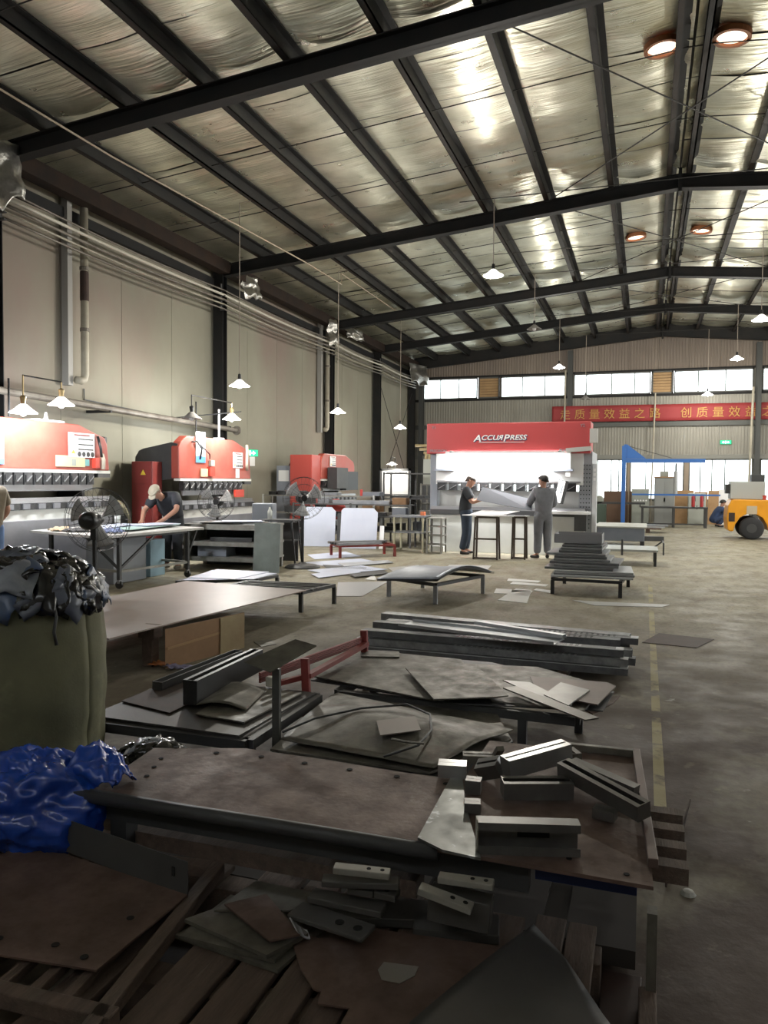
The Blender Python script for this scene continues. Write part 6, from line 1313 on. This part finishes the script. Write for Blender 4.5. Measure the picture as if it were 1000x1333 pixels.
        hb.grid(lambda u, v: shell(u, v, 1.05), 28, 10); hb.build('hair', mat('black_hair', hair, .5), e, smooth=True, solid=.006)
    # clothes
    sm = mat('cloth_%02x%02x%02x' % tuple(int(255*x) for x in shirt), shirt, .85, 0, tuple(x*.75 for x in shirt), 8, bump=.1, bscale=18)
    tm = mat('cloth_%02x%02x%02x' % tuple(int(255*x) for x in trousers), trousers, .85, 0, tuple(x*.75 for x in trousers), 8, bump=.1, bscale=18)
    n2, e2, i2 = [], [], {}
    def n(key, p, r, r2=None, to=None):
        i2[key] = len(n2); n2.append((*p, r, r2 or r))
        if to is not None: e2.append((i2[to], i2[key]))
    ax = (V['chest']-V['pelvis']).normalized()
    n('hem', V['pelvis']-ax*.14, .185, .155); n('w', V['pelvis'].lerp(V['chest'], .3), .185, .15, 'hem'); n('ch', V['chest'], .2, .15, 'w'); n('nk', V['chest'].lerp(V['neck'], .78), .085, .08, 'ch')
    for s in ('l', 'r'):
        n(s+'s', V[s+'sh'], .095, None, 'ch')
        if sleeve > .6: n(s+'e', V[s+'el'], .074, None, s+'s'); n(s+'w', V[s+'el'].lerp(V[s+'wr'], .95), .054, None, s+'e')
        else: n(s+'e', V[s+'sh'].lerp(V[s+'el'], 0.8), .082, None, s+'s')
    skin_mesh('shirt', n2, e2, sm, e)
    n2, e2, i2 = [], [], {}
    n('top', V['pelvis']+ax*.12, .165, .14); n('p', V['pelvis'], .17, .145, 'top')
    for s in ('l', 'r'):
        n(s+'h', V[s+'hp'], .122, None, 'p'); n(s+'m', V[s+'hp'].lerp(V[s+'kn'], .5), .112, None, s+'h'); n(s+'k', V[s+'kn'], .092, None, s+'m'); n(s+'c', V[s+'kn'].lerp(V[s+'an'], .5), .086, None, s+'k'); n(s+'a', V[s+'an']+Vector((0, 0, .015)), .075, None, s+'c')
    skin_mesh('trousers', n2, e2, tm, e)
    for s in ('l', 'r'):
        d = (V[s+'to']-V[s+'an']); d.z = 0; d.normalize(); a = Vector((V[s+'an'].x, V[s+'an'].y, V[s+'to'].z))
        skin_mesh('shoe', [(*(a-d*.05+Vector((0, 0, .012))), .042, .042), (*(a+d*.04+Vector((0, 0, .008))), .044, .042), (*(V[s+'to']+d*.03), .042, .032)], [(0, 1), (1, 2)], mat('shoe_%d' % int(100*shoe[0]), shoe, .6), e)
    return e
def stand(**kw):
    J = dict(pelvis=(0, 0, .93), chest=(0, .0, 1.28), neck=(0, .01, 1.47), head=(0, .03, 1.62), lsh=(-.185, 0, 1.40), rsh=(.185, 0, 1.40), lel=(-.22, .03, 1.12), rel=(.22, .03, 1.12), lwr=(-.2, .15, .9), rwr=(.2, .15, .9),
             lhp=(-.09, 0, .86), rhp=(.09, 0, .86), lkn=(-.1, .02, .48), rkn=(.1, .02, .48), lan=(-.11, -.01, .09), ran=(.11, -.01, .09), lto=(-.12, .13, .042), rto=(.12, .13, .042))
    J.update(kw); return J
# man at the left end of the held panel, facing right with raised forearms
person('person', 'bald man in dark polo and jeans holding left end of the grey panel', (-3.66, 16.4, 0), rad(-80),
       stand(pelvis=(0, -.03, .93), chest=(0, -.02, 1.28), neck=(0, .03, 1.46), head=(0, .09, 1.6), look=(.1, 1, -.35), lel=(-.2, .13, 1.13), lwr=(-.12, .36, 1.24), rel=(.22, .12, 1.13), rwr=(.16, .33, 1.2), lkn=(-.1, .03, .48), rkn=(.11, -.0, .48), ran=(.12, -.08, .09), rto=(.13, .06, .042)),
       (.028, .032, .037), (.03, .045, .07), bald=True, sleeve=.5)
# man at the right end, seen from behind
person('person', 'man in grey work suit seen from behind holding right end of the panel', (-1.98, 16.1, 0), rad(28),
       stand(look=(-.5, .9, -.05), lel=(-.25, .14, 1.13), lwr=(-.18, .36, 1.17), rel=(.26, .05, 1.13), rwr=(.2, .24, 1.06), lan=(-.13, -.02, .09), lto=(-.2, .11, .042), ran=(.1, .0, .09), rto=(.15, .13, .042)),
       (.19, .195, .215), (.19, .195, .215), sleeve=.9)
# held panel
q = [Vector(p) for p in ((-3.28, 16.27, 1.48), (-2.22, 16.28, 1.22), (-2.2, 15.98, 1.0), (-3.35, 15.95, 1.2))]
pn = thing('folded_sheet', 'grey sheet-metal panel held between the two standing men', 'steel panel', (-2.75, 16.1, .93))
o = inv(MB().plate(q, .006).build('panel', mat('held_panel', (.085, .093, .115), .6, 0)), pn)
inv(MB().plate([q[0]+Vector((0, 0, .012)), q[1]+Vector((0, 0, .012)), q[1]+Vector((0, .08, .0)), q[0]+Vector((0, .08, .0))], .006).build('bright_flange', bright_steel), pn)
# worker bent over the rolling table
person('person', 'man in cap and dark T-shirt bending over the rolling table', (-7.85, 11.64, 0), rad(186),
       stand(pelvis=(0, -.08, .92), chest=(.03, .14, 1.19), neck=(.06, .3, 1.29), head=(.09, .42, 1.36), look=(.05, .6, -1), lsh=(-.17, .18, 1.29), rsh=(.21, .2, 1.27), lel=(-.27, .36, 1.06), lwr=(-.1, .55, .88), lhd=(.3, 1, -.15), rel=(.34, .36, 1.04), rwr=(.24, .6, .88), rhd=(-.3, 1, -.15), lhp=(-.09, -.06, .86), rhp=(.09, -.06, .86)),
       (.03, .033, .042), (.025, .028, .035), cap=(.38, .34, .26), sleeve=.5, shoe=(.3, .28, .24))
# crouching man at the far end
person('person', 'man in blue work clothes crouching behind the forklift', (2.5, 30.4, 0), rad(-75),
       stand(pelvis=(0, -.16, .27), chest=(0, .02, .58), neck=(0, .12, .75), head=(0, .18, .88), look=(0, 1, -.3), lsh=(-.18, .08, .68), rsh=(.18, .08, .68), lel=(-.24, .3, .52), lwr=(-.1, .46, .5), rel=(.24, .3, .52), rwr=(.1, .46, .5), lhp=(-.1, -.12, .25), rhp=(.1, -.12, .25), lkn=(-.16, .24, .46), rkn=(.16, .24, .46), lan=(-.13, .0, .09), ran=(.13, .0, .09), lto=(-.15, .14, .042), rto=(.15, .14, .042)),
       (.03, .055, .13), (.03, .05, .11), sleeve=.9)
# worker at the left edge of the frame
person('person', 'worker in light blue jeans, only arm and hip seen at left edge', (-8.12, 7.9, 0), rad(80),
       stand(rel=(.27, .0, 1.14), rwr=(.25, .16, .98), lel=(-.25, .05, 1.12), lwr=(-.2, .25, 1.05)), (.2, .16, .11), (.12, .2, .38), sleeve=.5)
